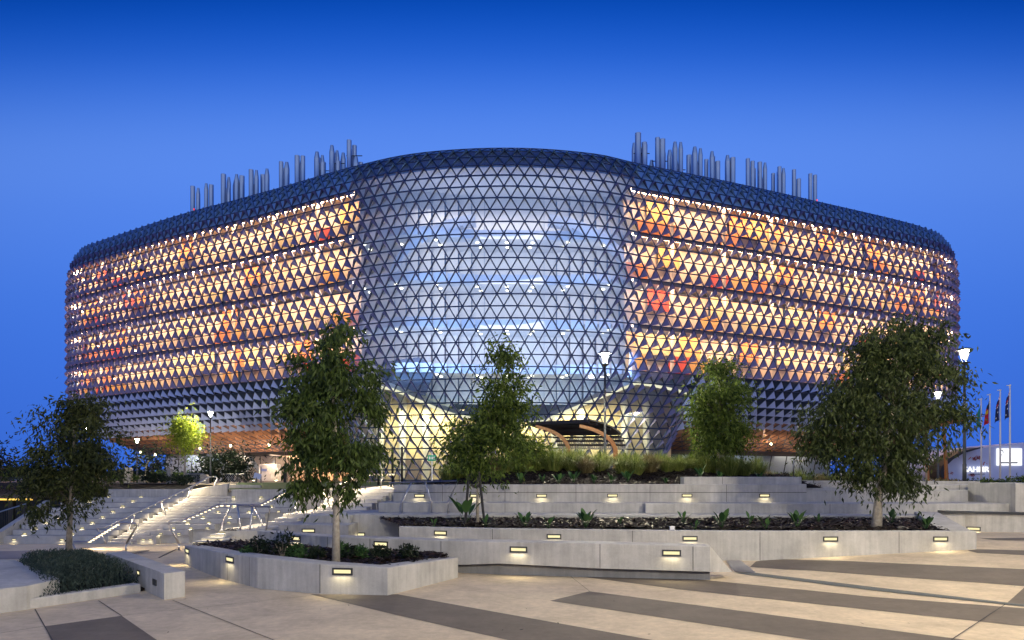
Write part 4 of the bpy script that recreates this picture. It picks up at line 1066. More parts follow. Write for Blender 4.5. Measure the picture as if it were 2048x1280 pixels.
# green exit style sign on a pole
q = P(864, 920, 42); t = thing('pole_sign', 'small green sign on a white pole in front of the atrium', 'sign', (q.x, q.y, UZ))
m_ = MB(); m_.tube([(q.x, q.y, UZ), (q.x, q.y, q.z+.5)], .045, 8); m_.build('pole', M['white'], t)
m_ = MB(); m_.box((q.x, q.y-.06, q.z+.12), (.5, .05, .36)); sg = m_.build('sign_panel', M['greensign'], t)
m_ = MB()
for dx in (-.13, .02, .14): m_.box((q.x+dx, q.y-.092, q.z+.12), (.07, .012, .17))
m_.box((q.x-.02, q.y-.092, q.z+.12), (.34, .010, .03)); m_.build('sign_symbol', M['white'], sg)
# ------------------------------------------------------------------ trees and plants
from mathutils import noise
def rnd_unit(rr):
    while True:
        v = Vector((rr.uniform(-1, 1), rr.uniform(-1, 1), rr.uniform(-1, 1)))
        if .05 < v.length < 1: return v.normalized()
def leaf(m_, b, u, L, w_, rr):
    s = u.cross(Vector((rr.uniform(-1, 1), rr.uniform(-1, 1), rr.uniform(-.3, .3))))
    if s.length < 1e-4: return
    s.normalize(); nrm = u.cross(s)*(w_*.35)
    m_.add([b, b+u*L*.4+s*w_+nrm, b+u*L, b+u*L*.4-s*w_+nrm], [(0, 1, 2, 3)])
def tree(name, label, trunk, tr, blobs, d, nleaf, L, mat, seed, bark='bark', droop=.9, spread=.16, wr=.16, group=None, gap=.12, kf=1.0, cat='tree', hole=()):
    """trunk: [(px,py)]; blobs: (px, py, rx, ry, weight) ellipsoids of the crown in photo pixels at depth d (metres)"""
    rr = random.Random(seed); pp = [P(x, y, d) for x, y in trunk]
    t = thing(name, label, cat, pp[0], group)
    sc_ = d/FPX
    m_ = MB(); n = len(pp); rs = [lerp(tr, tr*.35, i/(n-1)) for i in range(n)]
    pw = [p+Vector((rr.uniform(-1, 1), rr.uniform(-1, 1), 0))*tr*.35 if 0 < i < n-1 else p for i, p in enumerate(pp)]
    pw[0] = pw[0]-Vector((0, 0, .25)); rs[0] *= 1.3
    m_.tube(pw, rs, 10); tips = []
    tot = sum(b[4] for b in blobs); clumps = []
    nc = max(8, nleaf//24); out_lim = 1.0
    while len(clumps) < nc:
        x = rr.uniform(0, tot)
        for bl in blobs:
            x -= bl[4]
            if x <= 0: break
        c = P(bl[0], bl[1], d); v = rnd_unit(rr)*(rr.random()**.42)
        q = c+Vector((v.x*bl[2]*sc_, v.y*bl[2]*sc_*.9, v.z*bl[3]*sc_))
        if noise.noise(q*(2.3/kf)+Vector((seed, 0, 0))) < -gap: continue
        if any(math.hypot(1024+FPX*q.x/q.y-hx, HY-FPX*(q.z-H)/q.y-hy) < hr for hx, hy, hr in hole): continue
        clumps.append((q, c))
    for k in range(0, nc, max(1, nc//46)):
        q, c = clumps[k]
        # limb leaves the trunk below the clump
        zt = clamp(q.z-abs(q.x-pp[0].x)*.8-.3*kf, pp[0].z+(pp[-1].z-pp[0].z)*.42, pp[-1].z)
        i = min(range(n), key=lambda j: abs(pp[j].z-zt)); a = pp[i]
        for j in range(n-1):
            if pp[j].z <= zt <= pp[j+1].z: a = pp[j].lerp(pp[j+1], (zt-pp[j].z)/max(1e-6, pp[j+1].z-pp[j].z))
        mid = a.lerp(q, .5)+Vector((0, 0, .10*(q-a).length)); r0 = tr*.20; mid = mid+rnd_unit(rr)*(q-a).length*.08
        m_.tube([a, mid, q], [r0, r0*.6, r0*.2], 6, 1)
    m_.build('trunk', [M[bark], M['limb']], t, True)
    m_ = MB()
    for q, c in clumps:
        out = (q-c); out = out.normalized() if out.length > .01 else Vector((0, 0, 1))
        k = int(rr.uniform(14, 34)); sp = spread*kf*rr.uniform(.7, 1.3)
        ax = (out*.5+Vector((rr.uniform(-.5, .5), rr.uniform(-.5, .5), -.25))).normalized()
        for _ in range(k):
            b = q+ax*rr.gauss(0, sp*1.2)+rnd_unit(rr)*abs(rr.gauss(0, sp*.75))
            u = (Vector((0, 0, -1))*droop+rnd_unit(rr)*.75+out*.25).normalized()
            l_ = L*rr.uniform(.6, 1.25); leaf(m_, b, u, l_, l_*wr*rr.uniform(.7, 1.2), rr)
    m_.build('crown', M[mat], t)
    return t
tree('gum_tree', 'slender drooping gum tree growing from the front planter', [(672, 1118), (674, 1000), (670, 900), (668, 800), (678, 690)], .062,
     [(682, 680, 42, 48, .7), (650, 745, 72, 62, 1.4), (705, 745, 66, 62, 1.2), (628, 820, 66, 66, 1.3), (722, 815, 52, 62, 1), (660, 850, 82, 70, 1.3), (612, 900, 44, 62, .9), (700, 905, 68, 58, 1.2), (615, 965, 42, 40, .7), (735, 920, 40, 34, .5), (690, 985, 28, 26, .3), (640, 925, 50, 50, .6)], 12.2, 12500, .135, 'leaf', 21, 'barkpale', .95, .13, gap=.08)
tree('gum_tree', 'dark wind-blown gum tree rising behind the left shrub planter', [(136, 1125), (139, 1030), (144, 940), (148, 860)], .060,
     [(170, 828, 52, 38, 1), (120, 852, 50, 42, .9), (195, 882, 44, 44, .9), (138, 910, 70, 46, 1.2), (90, 945, 48, 36, .9), (190, 945, 48, 45, .9), (60, 985, 48, 28, .6), (150, 965, 62, 36, .8), (205, 975, 36, 26, .4), (75, 1020, 34, 22, .3), (140, 1020, 26, 18, .15)], 14.2, 12500, .115, 'leaf_brown', 5, 'bark', .75, .15, gap=.08)
tree('staked_tree', 'young gum tree tied between black stakes in the long planter', [(955, 1050), (955, 980), (960, 900), (985, 800), (1000, 720)], .04,
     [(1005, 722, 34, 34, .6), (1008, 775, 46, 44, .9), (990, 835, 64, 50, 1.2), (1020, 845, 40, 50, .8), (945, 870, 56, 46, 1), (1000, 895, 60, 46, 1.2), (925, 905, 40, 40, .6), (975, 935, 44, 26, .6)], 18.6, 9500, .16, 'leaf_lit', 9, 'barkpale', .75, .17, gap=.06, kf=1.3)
tree('young_tree', 'small light-leaved tree between the staked tree and the timber shelter', [(1052, 955), (1054, 910), (1060, 880)], .045,
     [(1060, 893, 34, 30, 1), (1040, 910, 26, 24, .5)], 26.5, 1700, .18, 'leaf_bright', 31, 'barkpale', .6, .16, kf=1.4)
tree('young_tree', 'rounded green tree on the mulch mound right of the atrium', [(1437, 948), (1437, 890), (1438, 820), (1440, 750)], .085,
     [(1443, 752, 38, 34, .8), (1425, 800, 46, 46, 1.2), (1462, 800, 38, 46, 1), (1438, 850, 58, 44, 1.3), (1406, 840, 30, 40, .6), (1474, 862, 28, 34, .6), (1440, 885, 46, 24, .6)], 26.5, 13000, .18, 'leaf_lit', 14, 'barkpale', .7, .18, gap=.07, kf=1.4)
tree('gum_tree', 'large dark dense gum tree at the right end of the long planter', [(1752, 1052), (1758, 995), (1772, 900), (1785, 800), (1795, 710)], .11,
     [(1800, 672, 80, 46, 1), (1860, 690, 60, 50, .9), (1745, 715, 62, 54, 1), (1820, 750, 98, 64, 1.8), (1888, 745, 38, 58, .7), (1710, 790, 66, 62, 1.2), (1780, 830, 105, 66, 1.9), (1655, 840, 54, 52, .9), (1870, 835, 62, 60, 1), (1725, 900, 92, 54, 1.3), (1798, 905, 62, 50, 1.1), (1640, 890, 42, 34, .5), (1918, 835, 24, 36, .25), (1775, 955, 72, 34, .8), (1725, 955, 42, 26, .4), (1806, 960, 34, 26, .35)], 17.3, 29000, .15, 'leaf_deep', 17, 'barkpale', .9, .15, gap=.15, kf=1.3, hole=((1876, 790, 30), (1929, 705, 34)))
tree('lit_tree', 'small yellow-green tree glowing under the left street lamp', [(369, 965), (369, 920), (369, 870)], .10,
     [(369, 858, 21, 19, 1), (369, 882, 24, 24, 1.1)], 56.5, 4200, .30, 'leaf_lime_lit', 23, 'barkpale', .6, .24, kf=1.9)
tree('dark_tree', 'dark rounded tree in front of the lobby right of the left street lamp', [(447, 965), (447, 945)], .12,
     [(450, 930, 36, 26, 1), (420, 938, 22, 16, .5), (470, 942, 18, 18, .4)], 60, 2400, .42, 'leaf_dark', 27, 'bark', .2, .3, kf=2.6)
tree('dark_tree', 'dark open-branched tree below the left tip of the building', [(292, 962), (294, 930), (300, 915)], .12,
     [(297, 922, 16, 16, 1), (280, 940, 20, 14, .8), (308, 935, 16, 20, .8)], 68, 900, .45, 'leaf_dark', 28, 'bark', .2, .4, kf=3)
tree('dark_tree', 'black tree silhouette at the far left edge of the view', [(2, 962), (3, 935)], .14,
     [(0, 930, 22, 14, 1), (12, 942, 18, 14, .6), (-20, 925, 26, 26, 1)], 75, 1100, .5, 'leaf_dark', 29, 'bark', .2, .4, kf=3)
def shrub(name, label, c, rx, rz, n, L, mat, seed, group=None, up=.3, cat='shrub', wr=.2):
    rr = random.Random(seed); c = Vector(c); m_ = MB()
    for k in range(7):
        m_.tube([c, c+Vector((rr.uniform(-.5, .5)*rx, rr.uniform(-.5, .5)*rx, rz*1.2))], [.012*rx*4, .003*rx*4], 5, 1)
    for _ in range(n):
        v = rnd_unit(rr)*(rr.random()**.4); q = c+Vector((v.x*rx, v.y*rx, rz*(.95+v.z*.95)))
        if noise.noise(q*(2.2/rx)) < -.18: continue
        u = (rnd_unit(rr)+Vector((0, 0, up))).normalized(); l_ = L*rr.uniform(.6, 1.3); leaf(m_, q, u, l_, l_*wr, rr)
    return tag(m_.build(name, [M[mat], M['bark']]), label, cat, group)
for i, (px, py, r_, h_) in enumerate(((495, 1101, .10, .09), (519, 1099, .16, .17), (566, 1098, .22, .21), (594, 1107, .15, .11), (635, 1108, .12, .08), (700, 1116, .15, .10), (722, 1112, .10, .10), (762, 1118, .16, .10), (816, 1117, .15, .11), (683, 1110, .10, .12))):
    g_ = F(px, py, 9.7); shrub('small_shrub', f'small leafy shrub in the front planter, {ORD[i]} from the left' if i < 9 else 'small leafy shrub in the front planter right beside the gum trunk', (g_.x, g_.y, soil[5].z-.09), r_*1.35, h_*1.45, 420, .085, 'leaf_dark' if i % 3 else 'broad', 40+i, 'shrubs in the front planter')
# grey-green mass in the left planter
rr = random.Random(3); m_ = MB(); cx_ = sum(p[0] for p in LBED)/4; cy_ = sum(p[1] for p in LBED)/4
for _ in range(15000):
    a, b = rr.uniform(-.02, 1.0), rr.uniform(.0, 1.03)
    p = Vector(LBED[0]).lerp(Vector(LBED[1]), a).lerp(Vector(LBED[3]).lerp(Vector(LBED[2]), a), b)
    e = max(0, min(a, 1-a, b, 1-b)); hgt = .42*(1-math.exp(-e*16))+.12+.06*noise.noise(Vector((p.x*3, p.y*3, 0)))
    z0 = zl-.12; q = Vector((p.x, p.y, z0+hgt*rr.random()**.5))
    leaf(m_, q, (Vector((0, 0, 1))+rnd_unit(rr)*.8).normalized(), rr.uniform(.04, .085), .008, rr)
for _ in range(60):
    a, b = rr.uniform(.1, .9), rr.uniform(.5, .95); p = Vector(LBED[0]).lerp(Vector(LBED[1]), a).lerp(Vector(LBED[3]).lerp(Vector(LBED[2]), a), b)
    z0 = zl+.22; m_.tube([(p.x, p.y, z0), (p.x+rr.uniform(-.03, .03), p.y, z0+.16)], .003, 4); 
    for _k in range(5): leaf(m_, Vector((p.x, p.y, z0+.15)), rnd_unit(rr), .03, .008, rr)
struct(m_.build('ground_cover', M['leaf_grey']), 'stuff')
# broad-leaved young plants
def broad_plant(name, label, c, h, n, seed, group):
    rr = random.Random(seed); c = Vector(c); m_ = MB()
    for k in range(n):
        w = k*2.4+rr.uniform(-.4, .4); l_ = h*rr.uniform(.55, 1.05); tilt = rr.uniform(.15, .75)
        dr = Vector((math.cos(w)*tilt, math.sin(w)*tilt, 1)).normalized(); side = dr.cross(Vector((math.sin(w), -math.cos(w), .2))).normalized()
        st = c+dr*l_*.42; m_.tube([c, st], [.008, .005], 5)
        bl = l_*.6; wd = bl*.24; bend = Vector((math.cos(w), math.sin(w), -.3))*bl*.16
        sd_ = Vector((-math.sin(w), math.cos(w), 0))
        pts = [(0, .1), (.25, .85), (.5, 1), (.75, .7), (1, .03)]
        L_ = []; R_ = []; Md = []
        for t, ww in pts:
            p = st+dr*bl*t+bend*t*t; L_.append(p+sd_*wd*ww+Vector((0, 0, wd*.35*ww))); R_.append(p-sd_*wd*ww+Vector((0, 0, wd*.35*ww))); Md.append(p)
        o = len(pts); vs = L_+Md+R_
        m_.add(vs, [(i, i+1, o+i+1, o+i) for i in range(o-1)]+[(o+i, o+i+1, 2*o+i+1, 2*o+i) for i in range(o-1)])
    return tag(m_.build(name, M['broad'], None, True), label, 'plant', group)
fpl = [(868, 1050, 17.4, .42, 4), (931, 1040, 18.4, 1.05, 6), (972, 1052, 17.6, .45, 5), (1050, 1047, 17.6, .62, 9), (1097, 1053, 17.0, .52, 5), (1171, 1051, 17.2, .74, 10), (1240, 1042, 18.2, .40, 6), (1366, 1041, 18.6, .50, 5), (1390, 1056, 16.7, .35, 6), (1444, 1052, 17.1, .78, 8), (1500, 1043, 18.2, .50, 4), (1533, 1056, 16.8, .62, 6), (1594, 1050, 17.3, .72, 9), (1636, 1040, 18.6, .42, 5), (1783, 1042, 18.4, .62, 6), (1852, 1056, 16.7, .62, 11)]
for i, (px, py, d, h, n) in enumerate(fpl):
    q = P(px, py, d); z_ = cr_.z-.06+.012*(d-16)+.03
    broad_plant('broad_leaf_plant', f'young broad-leaved plant in the mulch of the long planter, {ORD[i]} from the left', (q.x, q.y, z_), h*(.74 if i != 1 else .95), n, 60+i, 'broad-leaved plants in the long planter')
# mulch mound and grasses behind the upper wall
def moundz(x, y):
    e = sstep(23.0, 27.5, y); return 1.60+.62*e*sstep(-4.5, .5, x)*(1-.35*sstep(7, 9, x))
mulch('mound_mulch', [(-4.3, 23.2), (10.6, 23.2), (11.2, 29.5), (-3.5, 29.5)], 0, .09, 4200, 8, zf=moundz)
def tussock_mesh(seed, n, h, w_, mat):
    rr = random.Random(seed); m_ = MB()
    for _ in range(n):
        a = rr.uniform(0, 6.283); lean = rr.uniform(.05, 1.25); l_ = h*rr.uniform(.5, 1.1); b = Vector((math.cos(a), math.sin(a), 0))*rr.uniform(0, .22)
        dr = Vector((math.cos(a), math.sin(a), 0)); s_ = Vector((-math.sin(a), math.cos(a), 0))*w_
        p0 = b; p1 = b+dr*lean*l_*.35+Vector((0, 0, l_*(.66-.12*lean))); p2 = b+dr*lean*l_*.85+Vector((0, 0, l_*(.98-.55*lean)))
        m_.add([p0-s_, p0+s_, p1+s_*.8, p1-s_*.8, p2], [(0, 1, 2, 3), (3, 2, 4)])
    o = m_.build('grass_tussock', M[mat]); return o
protos = [tussock_mesh(s_, 900, 1.0, .006, 'grass') for s_ in (1, 2)]+[tussock_mesh(3, 700, .95, .007, 'grass_dry')]
rr = random.Random(77); used = set()
row = []
for i in range(20): row.append((-2.6+i*.62+rr.uniform(-.2, .2), 26.4+rr.uniform(-.5, .5), 0 if i not in (3, 9, 13) else 2))
for i in range(18): row.append((-2.2+i*.72+rr.uniform(-.3, .3), 28.2+rr.uniform(-.4, .4), 1))
for i in range(11): row.append((9.6+i*.62, 31.5+rr.uniform(-.7, .7), 2 if i % 2 else 0))
row = sorted(row[:20], key=lambda v: v[0]/v[1])+sorted(row[20:38], key=lambda v: v[0]/v[1])+sorted(row[38:], key=lambda v: v[0]/v[1])
for i, (x, y, k) in enumerate(row):
    o = protos[k] if k not in used else protos[k].copy()
    if k in used: C.objects.link(o)
    used.add(k); s_ = rr.uniform(.8, 1.2)
    o.location = (x, y, moundz(x, y) if i < 38 else UZ+.02); o.scale = (s_*1.05, s_*1.05, s_); o.rotation_euler = (0, 0, rr.uniform(0, 6))
    if i < 20: lab = f'arching green tussock along the front of the mulch mound, {ORD[i]} from the left'
    elif i < 38: lab = f'green tussock in the back row of the mulch mound, {ORD[i-20]} from the left'
    else: lab = f'dry pale tussock behind the pale guard rail, {ORD[i-38]} from the left'
    tag(o, lab, 'grass tussock', 'ornamental grass tussocks')
for i, (px, d, h) in enumerate(((1042, 24.1, .5), (1085, 24.4, .36), (1118, 24.1, .48), (1148, 24.3, .55), (1188, 24.2, .4), (1222, 24.2, .42), (1255, 24.2, .55), (1332, 24.1, .3), (1400, 25.2, .6), (1440, 24.9, .4), (1520, 24.8, .5))):
    x = (px-1024)/FPX*d; broad_plant('leafy_plant', f'small leafy plant on the mulch mound above the upper wall, {ORD[i]} from the left', (x, d, moundz(x, d)+.03), h, 8, 90+i, 'leafy plants on the mulch mound')
# stakes of the young tree
for i, (xa, ya, xb, yb) in enumerate(((938, 945, 930, 1042), (958, 945, 969, 1040))):
    a, b = P(xa, ya, 18.3), P(xb, yb, 18.3); m_ = MB(); m_.tube([b-Vector((0, 0, .1)), a], .035, 8)
    m_.box((lerp(a.x, P(955, 970, 18.3).x, .5), 18.3, P(0, 972, 18.3).z), (.16, .02, .07), 0, 0, Matrix.Rotation(.5 if i == 0 else -.5, 3, 'Y'))
    tag(m_.build('tree_stake', M['black']), 'black stake on the %s side of the tied young tree' % ('left' if i == 0 else 'right'), 'stake', 'tree stakes')
q = P(1344, 1056, 16.6); m_ = MB(); m_.box((q.x, q.y, cr_.z+.0), (.11, .09, .12)); m_.box((q.x, q.y, cr_.z+.065), (.125, .10, .014)); tag(m_.build('irrigation_box', M['white']), 'small white box sunk in the mulch of the long planter', 'box')
# ------------------------------------------------------------------ timber shelter
t = thing('timber_shelter', 'open shelter with dark curved roof on two orange laminated timber beams', 'shelter', P(1140, 940, 46))
def arc(px0, d):
    """beam profile from column foot over the curve to the roof tip"""
    foot = P(px0, 945, d); pts = []
    hh = P(px0, 862, d).z
    for k in range(13):
        u = k/12
        if u < .35: pts.append(Vector((0, 0, lerp(UZ, hh-1.35, u/.35))))
        else:
            a = (u-.35)/.65*R(72); pts.append(Vector((-1.9*(1-math.cos(a))*1.75, 0, hh-1.35+1.75*math.sin(a))))
    return foot, pts
def offs(foot, pts, dy): return [Vector((foot.x+p.x, foot.y+dy, p.z)) for p in pts]
for px0, d in ((1137, 47.5), (1231, 43.5)):
    foot, pts = arc(px0, d); m_ = MB(); w_ = .11
    q = offs(foot, pts, 0); sec = []
    for i, p in enumerate(q):
        tg = (q[min(i+1, 12)]-q[max(i-1, 0)]).normalized(); nr = Vector((-tg.z, 0, tg.x)); hgt = lerp(.16, .10, i/12)
        sec.append([p+nr*hgt+Vector((0, -w_, 0)), p+nr*hgt+Vector((0, w_, 0)), p-nr*hgt+Vector((0, w_, 0)), p-nr*hgt+Vector((0, -w_, 0))])
    vs = [v for s_ in sec for v in s_]; m_.add(vs, [(i*4+k, i*4+(k+1) % 4, i*4+4+(k+1) % 4, i*4+4+k) for i in range(12) for k in range(4)]+[(0, 1, 2, 3), (51, 50, 49, 48)])
    m_.build('curved_beam', M['timber'], t)
f0, p0 = arc(1137, 47.5); f1, p1 = arc(1231, 43.5)
dirv = (f1-f0); A_ = offs(f0, p0, 0); B_ = offs(f1, p1, 0); ext = dirv*.16
def skin(i0, i1, up, mat, name, ribs=0):
    m_ = MB(); a = [p+Vector((up*.6, 0, up))-ext*1.8 for p in A_[i0:i1]]; b = [p+Vector((up*.6, 0, up))+ext for p in B_[i0:i1]]; n = len(a)
    if ribs:
        for k in range(ribs):
            for j in range(n-1):
                c0, c1 = a[j].lerp(b[j], k/ribs), a[j].lerp(b[j], (k+1)/ribs); e0, e1 = a[j+1].lerp(b[j+1], k/ribs), a[j+1].lerp(b[j+1], (k+1)/ribs)
                off = Vector((.03, 0, .03))*(k % 2); m_.add([c0+off, c1+off, e1+off, e0+off], [(0, 1, 2, 3)])
    else:
        th = Vector((.04, 0, .09)); vs = a+b+[v+th for v in a]+[v+th for v in b]
        for j in range(n-1):
            m_.add([a[j], b[j], b[j+1], a[j+1], a[j]+th, b[j]+th, b[j+1]+th, a[j+1]+th], [(0, 1, 2, 3), (7, 6, 5, 4), (1, 5, 6, 2), (4, 0, 3, 7), (0, 4, 5, 1), (2, 6, 7, 3)])
    m_.build(name, M[mat], t)
skin(7, 13, .30, 'roofdark', 'roof_sheet'); skin(4, 8, .22, 'corr', 'corrugated_back', 60)
m_ = MB()
for j in (5, 6, 7, 9, 11, 12):
    m_.tube([A_[j]+Vector((.12, 0, .2))-ext*1.8, B_[j]+Vector((.12, 0, .2))+ext], .07, 6)
m_.build('purlins', M['roofdark'], t)
# ------------------------------------------------------------------ left background
for i, (px, py, d, rx, rz, n) in enumerate(sorted(((335, 955, 62, 1.6, .55, 900), (375, 955, 60, 1.7, .5, 900), (400, 958, 58, 1.3, .45, 700), (310, 962, 58, 1.2, .4, 500), (258, 965, 60, 1.6, .35, 500), (355, 966, 54, 1.4, .35, 500), (215, 962, 62, 2.2, .5, 600), (172, 962, 64, 2.2, .5, 600), (120, 962, 66, 2.4, .6, 600), (60, 962, 66, 2.4, .7, 600)))):
    q = P(px, py, d); shrub('dark_shrub', f'dark low shrub on the bank behind the left terraces, {ORD[i]} from the left', (q.x, q.y, UZ), rx, rz, n, .3, 'leaf_dark' if i % 2 else 'leaf', 120+i, 'dark shrubs behind the left terraces')
def slab(px, yt, yb, d, wpx, label, mat='stone', curve=False):
    q = P(px, yt, d); w_ = wpx*d/FPX; m_ = MB(); zb = UZ
    pr = [(-w_/2, 0), (w_/2, 0), (w_/2*.97, q.z-zb-.15), (w_/2*.7, q.z-zb), (-w_/2*.8, q.z-zb)]
    vs = [Vector((q.x+x, q.y+e, zb+z)) for e in (0, .35) for x, z in pr]; n = 5
    m_.add(vs, [tuple(range(5))[::-1], tuple(range(5, 10))]+[(i, (i+1) % n, n+(i+1) % n, n+i) for i in range(n)])
    return tag(m_.build('stone_slab', M[mat]), label, 'stone')
slab(255, 935, 972, 59, 13, 'tall pale standing stone slab left of the street lamp'); slab(284, 950, 970, 60, 15, 'short pinkish standing stone slab right of the street lamp')
slab(337, 937, 962, 57, 9, 'narrow grey standing stone among the dark shrubs', 'conc_dark'); slab(407, 949, 968, 55, 16, 'pale low stone block behind the long handrail', 'stone')
# chain link fences
def mesh_fence(label, px0, px1, d):
    a, b = P(px0, 960, d), P(px1, 960, d); z0, z1 = UZ, P(px0, 948, d).z
    t = thing('mesh_fence', label, 'fence', (a.x, a.y, z0)); m_ = MB(); n = int((b.x-a.x)/.16)
    for k in range(n):
        x = lerp(a.x, b.x, k/n)
        for sg in (-1, 1):
            x2 = x+sg*(z1-z0)*.8
            if a.x <= x2 <= b.x: m_.tube([(x, a.y, z0), (x2, a.y, z1)], .010, 4, cap=False)
    m_.build('wire_mesh', M['steel'], t); m_ = MB(); m_.tube([(a.x, a.y, z1), (b.x, b.y, z1)], .03, 6); m_.build('top_rail', M['steel'], t)
    for k in range(4):
        m_ = MB(); x = lerp(a.x, b.x, k/3); m_.tube([(x, a.y, z0), (x, a.y, z1+.1)], .035, 6); m_.build('post', M['darksteel'], t)
mesh_fence('low chain-link fence between the lit tree and the dark tree', 372, 408, 56); mesh_fence('low chain-link fence in front of the glowing lobby', 445, 490, 58)
# sign on posts near the lobby
q = P(513, 955, 56); t = thing('sign_board', 'tilted pale information board on a post before the lobby', 'sign', (q.x, q.y, UZ))
m_ = MB(); m_.tube([(q.x, q.y, UZ), (q.x, q.y, q.z)], .04, 6); m_.build('post', M['darksteel'], t)
m_ = MB(); m_.box(P(515, 952, 56), (.6, .05, .45), 0, 0, Matrix.Rotation(.25, 3, 'Y')); m_.build('board', M['render'], t)
q = P(528, 940, 57); t = thing('finger_sign', 'small white finger sign on a thin post before the reception counter', 'sign', (q.x, q.y, UZ))
m_ = MB(); m_.tube([(P(522, 940, 57).x, 57, UZ), (P(522, 940, 57).x, 57, P(522, 933, 57).z)], .035, 6); m_.build('post', M['darksteel'], t)
m_ = MB(); m_.box(q, (.5, .04, .19)); m_.build('panel', M['render'], t)
m_ = MB(); q = P(570, 950, 56); m_.box((q.x, q.y, (UZ+P(570, 932, 56).z)/2), (.2, .2, P(570, 932, 56).z-UZ)); m_.lathe((q.x, q.y, P(570, 932, 56).z), [(.12, 0), (.1, .05), (0, .06)], 8); tag(m_.build('bollard', M['black']), 'square black post right of the reception counter', 'bollard')
# underpass at the far left
t = thing('underpass', 'dark concrete underpass entrance with a yellow light strip at the far left', 'building', P(0, 1060, 50))
a, b = P(-420, 1000, 50), P(62, 1000, 50)
m_ = MB(); zt, zb = P(0, 976, 50).z, P(0, 997, 50).z
m_.box(((a.x+b.x)/2, 53.0, (zt+zb)/2), (b.x-a.x, 6, zt-zb)); m_.build('deck', M['conc_dark'], t)
m_ = MB(); m_.box(((a.x+b.x)/2, 50.12, zb-.07), (b.x-a.x, .10, .12)); m_.build('light_strip', M['warmstrip'], t)
m_ = MB(); m_.box(((a.x+b.x)/2, 54.5, (zb-2.26)/2), (b.x-a.x, .2, zb+2.26)); m_.build('rear_wall', M['dark_panel'], t)
for px in (-150, -60, 24, 52):
    m_ = MB(); q = P(px, 1040, 50.4); m_.box((q.x, q.y, (zb-2.26)/2), (.35, .35, zb+2.26)); m_.build('column', M['darksteel'], t)
m_ = MB(); m_.box(((a.x+b.x)/2, 50.1, zt+.75), (b.x-a.x, .03, .04)); m_.box(((a.x+b.x)/2, 50.1, zt+.3), (b.x-a.x, .02, .03))
for k in range(12):
    x = lerp(a.x, b.x, k/11); m_.box((x, 50.1, zt+.38), (.05, .05, .78))
m_.build('guard_rail', M['pole'], t)
# balusters going down at the far left
t = thing('stair_balustrade', 'dark sloping balustrade beside the far left cheek wall', 'railing', F(-10, 1085, 33))
m_ = MB(); a, b = F(-60, 1042, 33.2), F(52, 1008, 35); m_.tube([a, b], .05, 6)
m_.build('rail', M['steel'], t); m_ = MB()
for k in range(26):
    p = a.lerp(b, k/25); m_.tube([p, p-Vector((0, 0, 1.05))], .014, 4)
m_.build('balusters', M['darksteel'], t)
# far woods
rr = random.Random(5); m_ = MB()
for px in list(range(-900, 330, 14))+list(range(1990, 2900, 14)):
    d = rr.uniform(190, 260); q = P(px+rr.uniform(-6, 6), 955, d); h = rr.uniform(2.0, 4.5)
    for _ in range(60):
        v = rnd_unit(rr)*(rr.random()**.4); c = Vector((q.x+v.x*3.6, q.y+v.y*3, UZ+h*.5+v.z*h*.55)); leaf(m_, c, rnd_unit(rr), rr.uniform(.8, 1.6), .5, rr)
struct(m_.build('distant_woods', M['leaf_dark']), 'stuff')
# ------------------------------------------------------------------ right background
# white pavilion with letters and screen
t = thing('white_pavilion', 'white curved pavilion with lit letters and a bright screen at the far right', 'building', P(1990, 955, 75))
out = [(1893, 962), (1886, 950), (1886, 940), (1892, 930), (1905, 918), (1925, 906), (1960, 896), (2000, 891), (2048, 886), (2120, 880), (2200, 878), (2200, 962)]
def front(px, py, e=0.0): return P(px, py, 75-e)
def wallpoly(pix, d0, d1):
    m_ = MB(); n = len(pix); a = [P(x, y, d0) for x, y in pix]; b = [v+Vector((0, d1-d0, 0)) for v in a]
    a2 = tessellate_polygon([a]); m_.v.extend(a+b)
    for f in a2: m_.f.append(list(f)); m_.m.append(0); m_.f.append([n+i for i in f][::-1]); m_.m.append(0)
    for i in range(n): m_.f.append([i, (i+1) % n, n+(i+1) % n, n+i]); m_.m.append(0)
    return m_
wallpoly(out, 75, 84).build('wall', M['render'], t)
edge = [(1898, 962), (1884, 955), (1880, 944), (1884, 932), (1898, 917), (1922, 903), (1950, 896.5), (1968, 893.5), (1962, 896.5), (1927, 906.5), (1906, 919), (1893.5, 931), (1888, 941), (1890, 950), (1902, 961)]
wallpoly(edge, 73.6, 76).build('dark_rim', M['roofdark'], t)
m_ = MB(); a, b = P(1994, 897, 74.9), P(2043, 931, 74.9); m_.box(((a.x+b.x)/2, 74.9, (a.z+b.z)/2), (b.x-a.x, .16, a.z-b.z)); scn = m_.build('screen', M['screen'], t)
m_ = MB(); m_.box((P(2018, 926, 74.8).x, 74.81, P(2018, 925.5, 74.8).z), (1.9, .02, .14)); 
c = P(2003, 905, 74.8)
for k in range(16):
    w = k/16*6.283
    if 5 < w < 5.9: continue
    m_.box((c.x+.19*math.cos(w), 74.81, c.z+.26*math.sin(w)), (.07, .02, .11))
m_.build('screen_caption', M['pic_dark'], scn)
def text(s, loc, h, mat, parent, depth=.05):
    cu = bpy.data.curves.new('letters', 'FONT'); cu.body = s; cu.size = h; cu.extrude = depth; cu.offset = h*.008; cu.align_x = 'CENTER'
    ob = bpy.data.objects.new('tmp', cu); C.objects.link(ob); bpy.context.view_layer.update()
    me = bpy.data.meshes.new_from_object(ob.evaluated_get(bpy.context.evaluated_depsgraph_get())); bpy.data.objects.remove(ob)
    mr = Matrix.Rotation(R(90), 4, 'X'); me.transform(mr); me.materials.clear(); me.materials.append(mat)
    o = bpy.data.objects.new('letters', me); C.objects.link(o); o.parent = parent; o.location = Vector(loc)-ORG[parent.name]; ORG[o.name] = ORG[parent.name]; return o
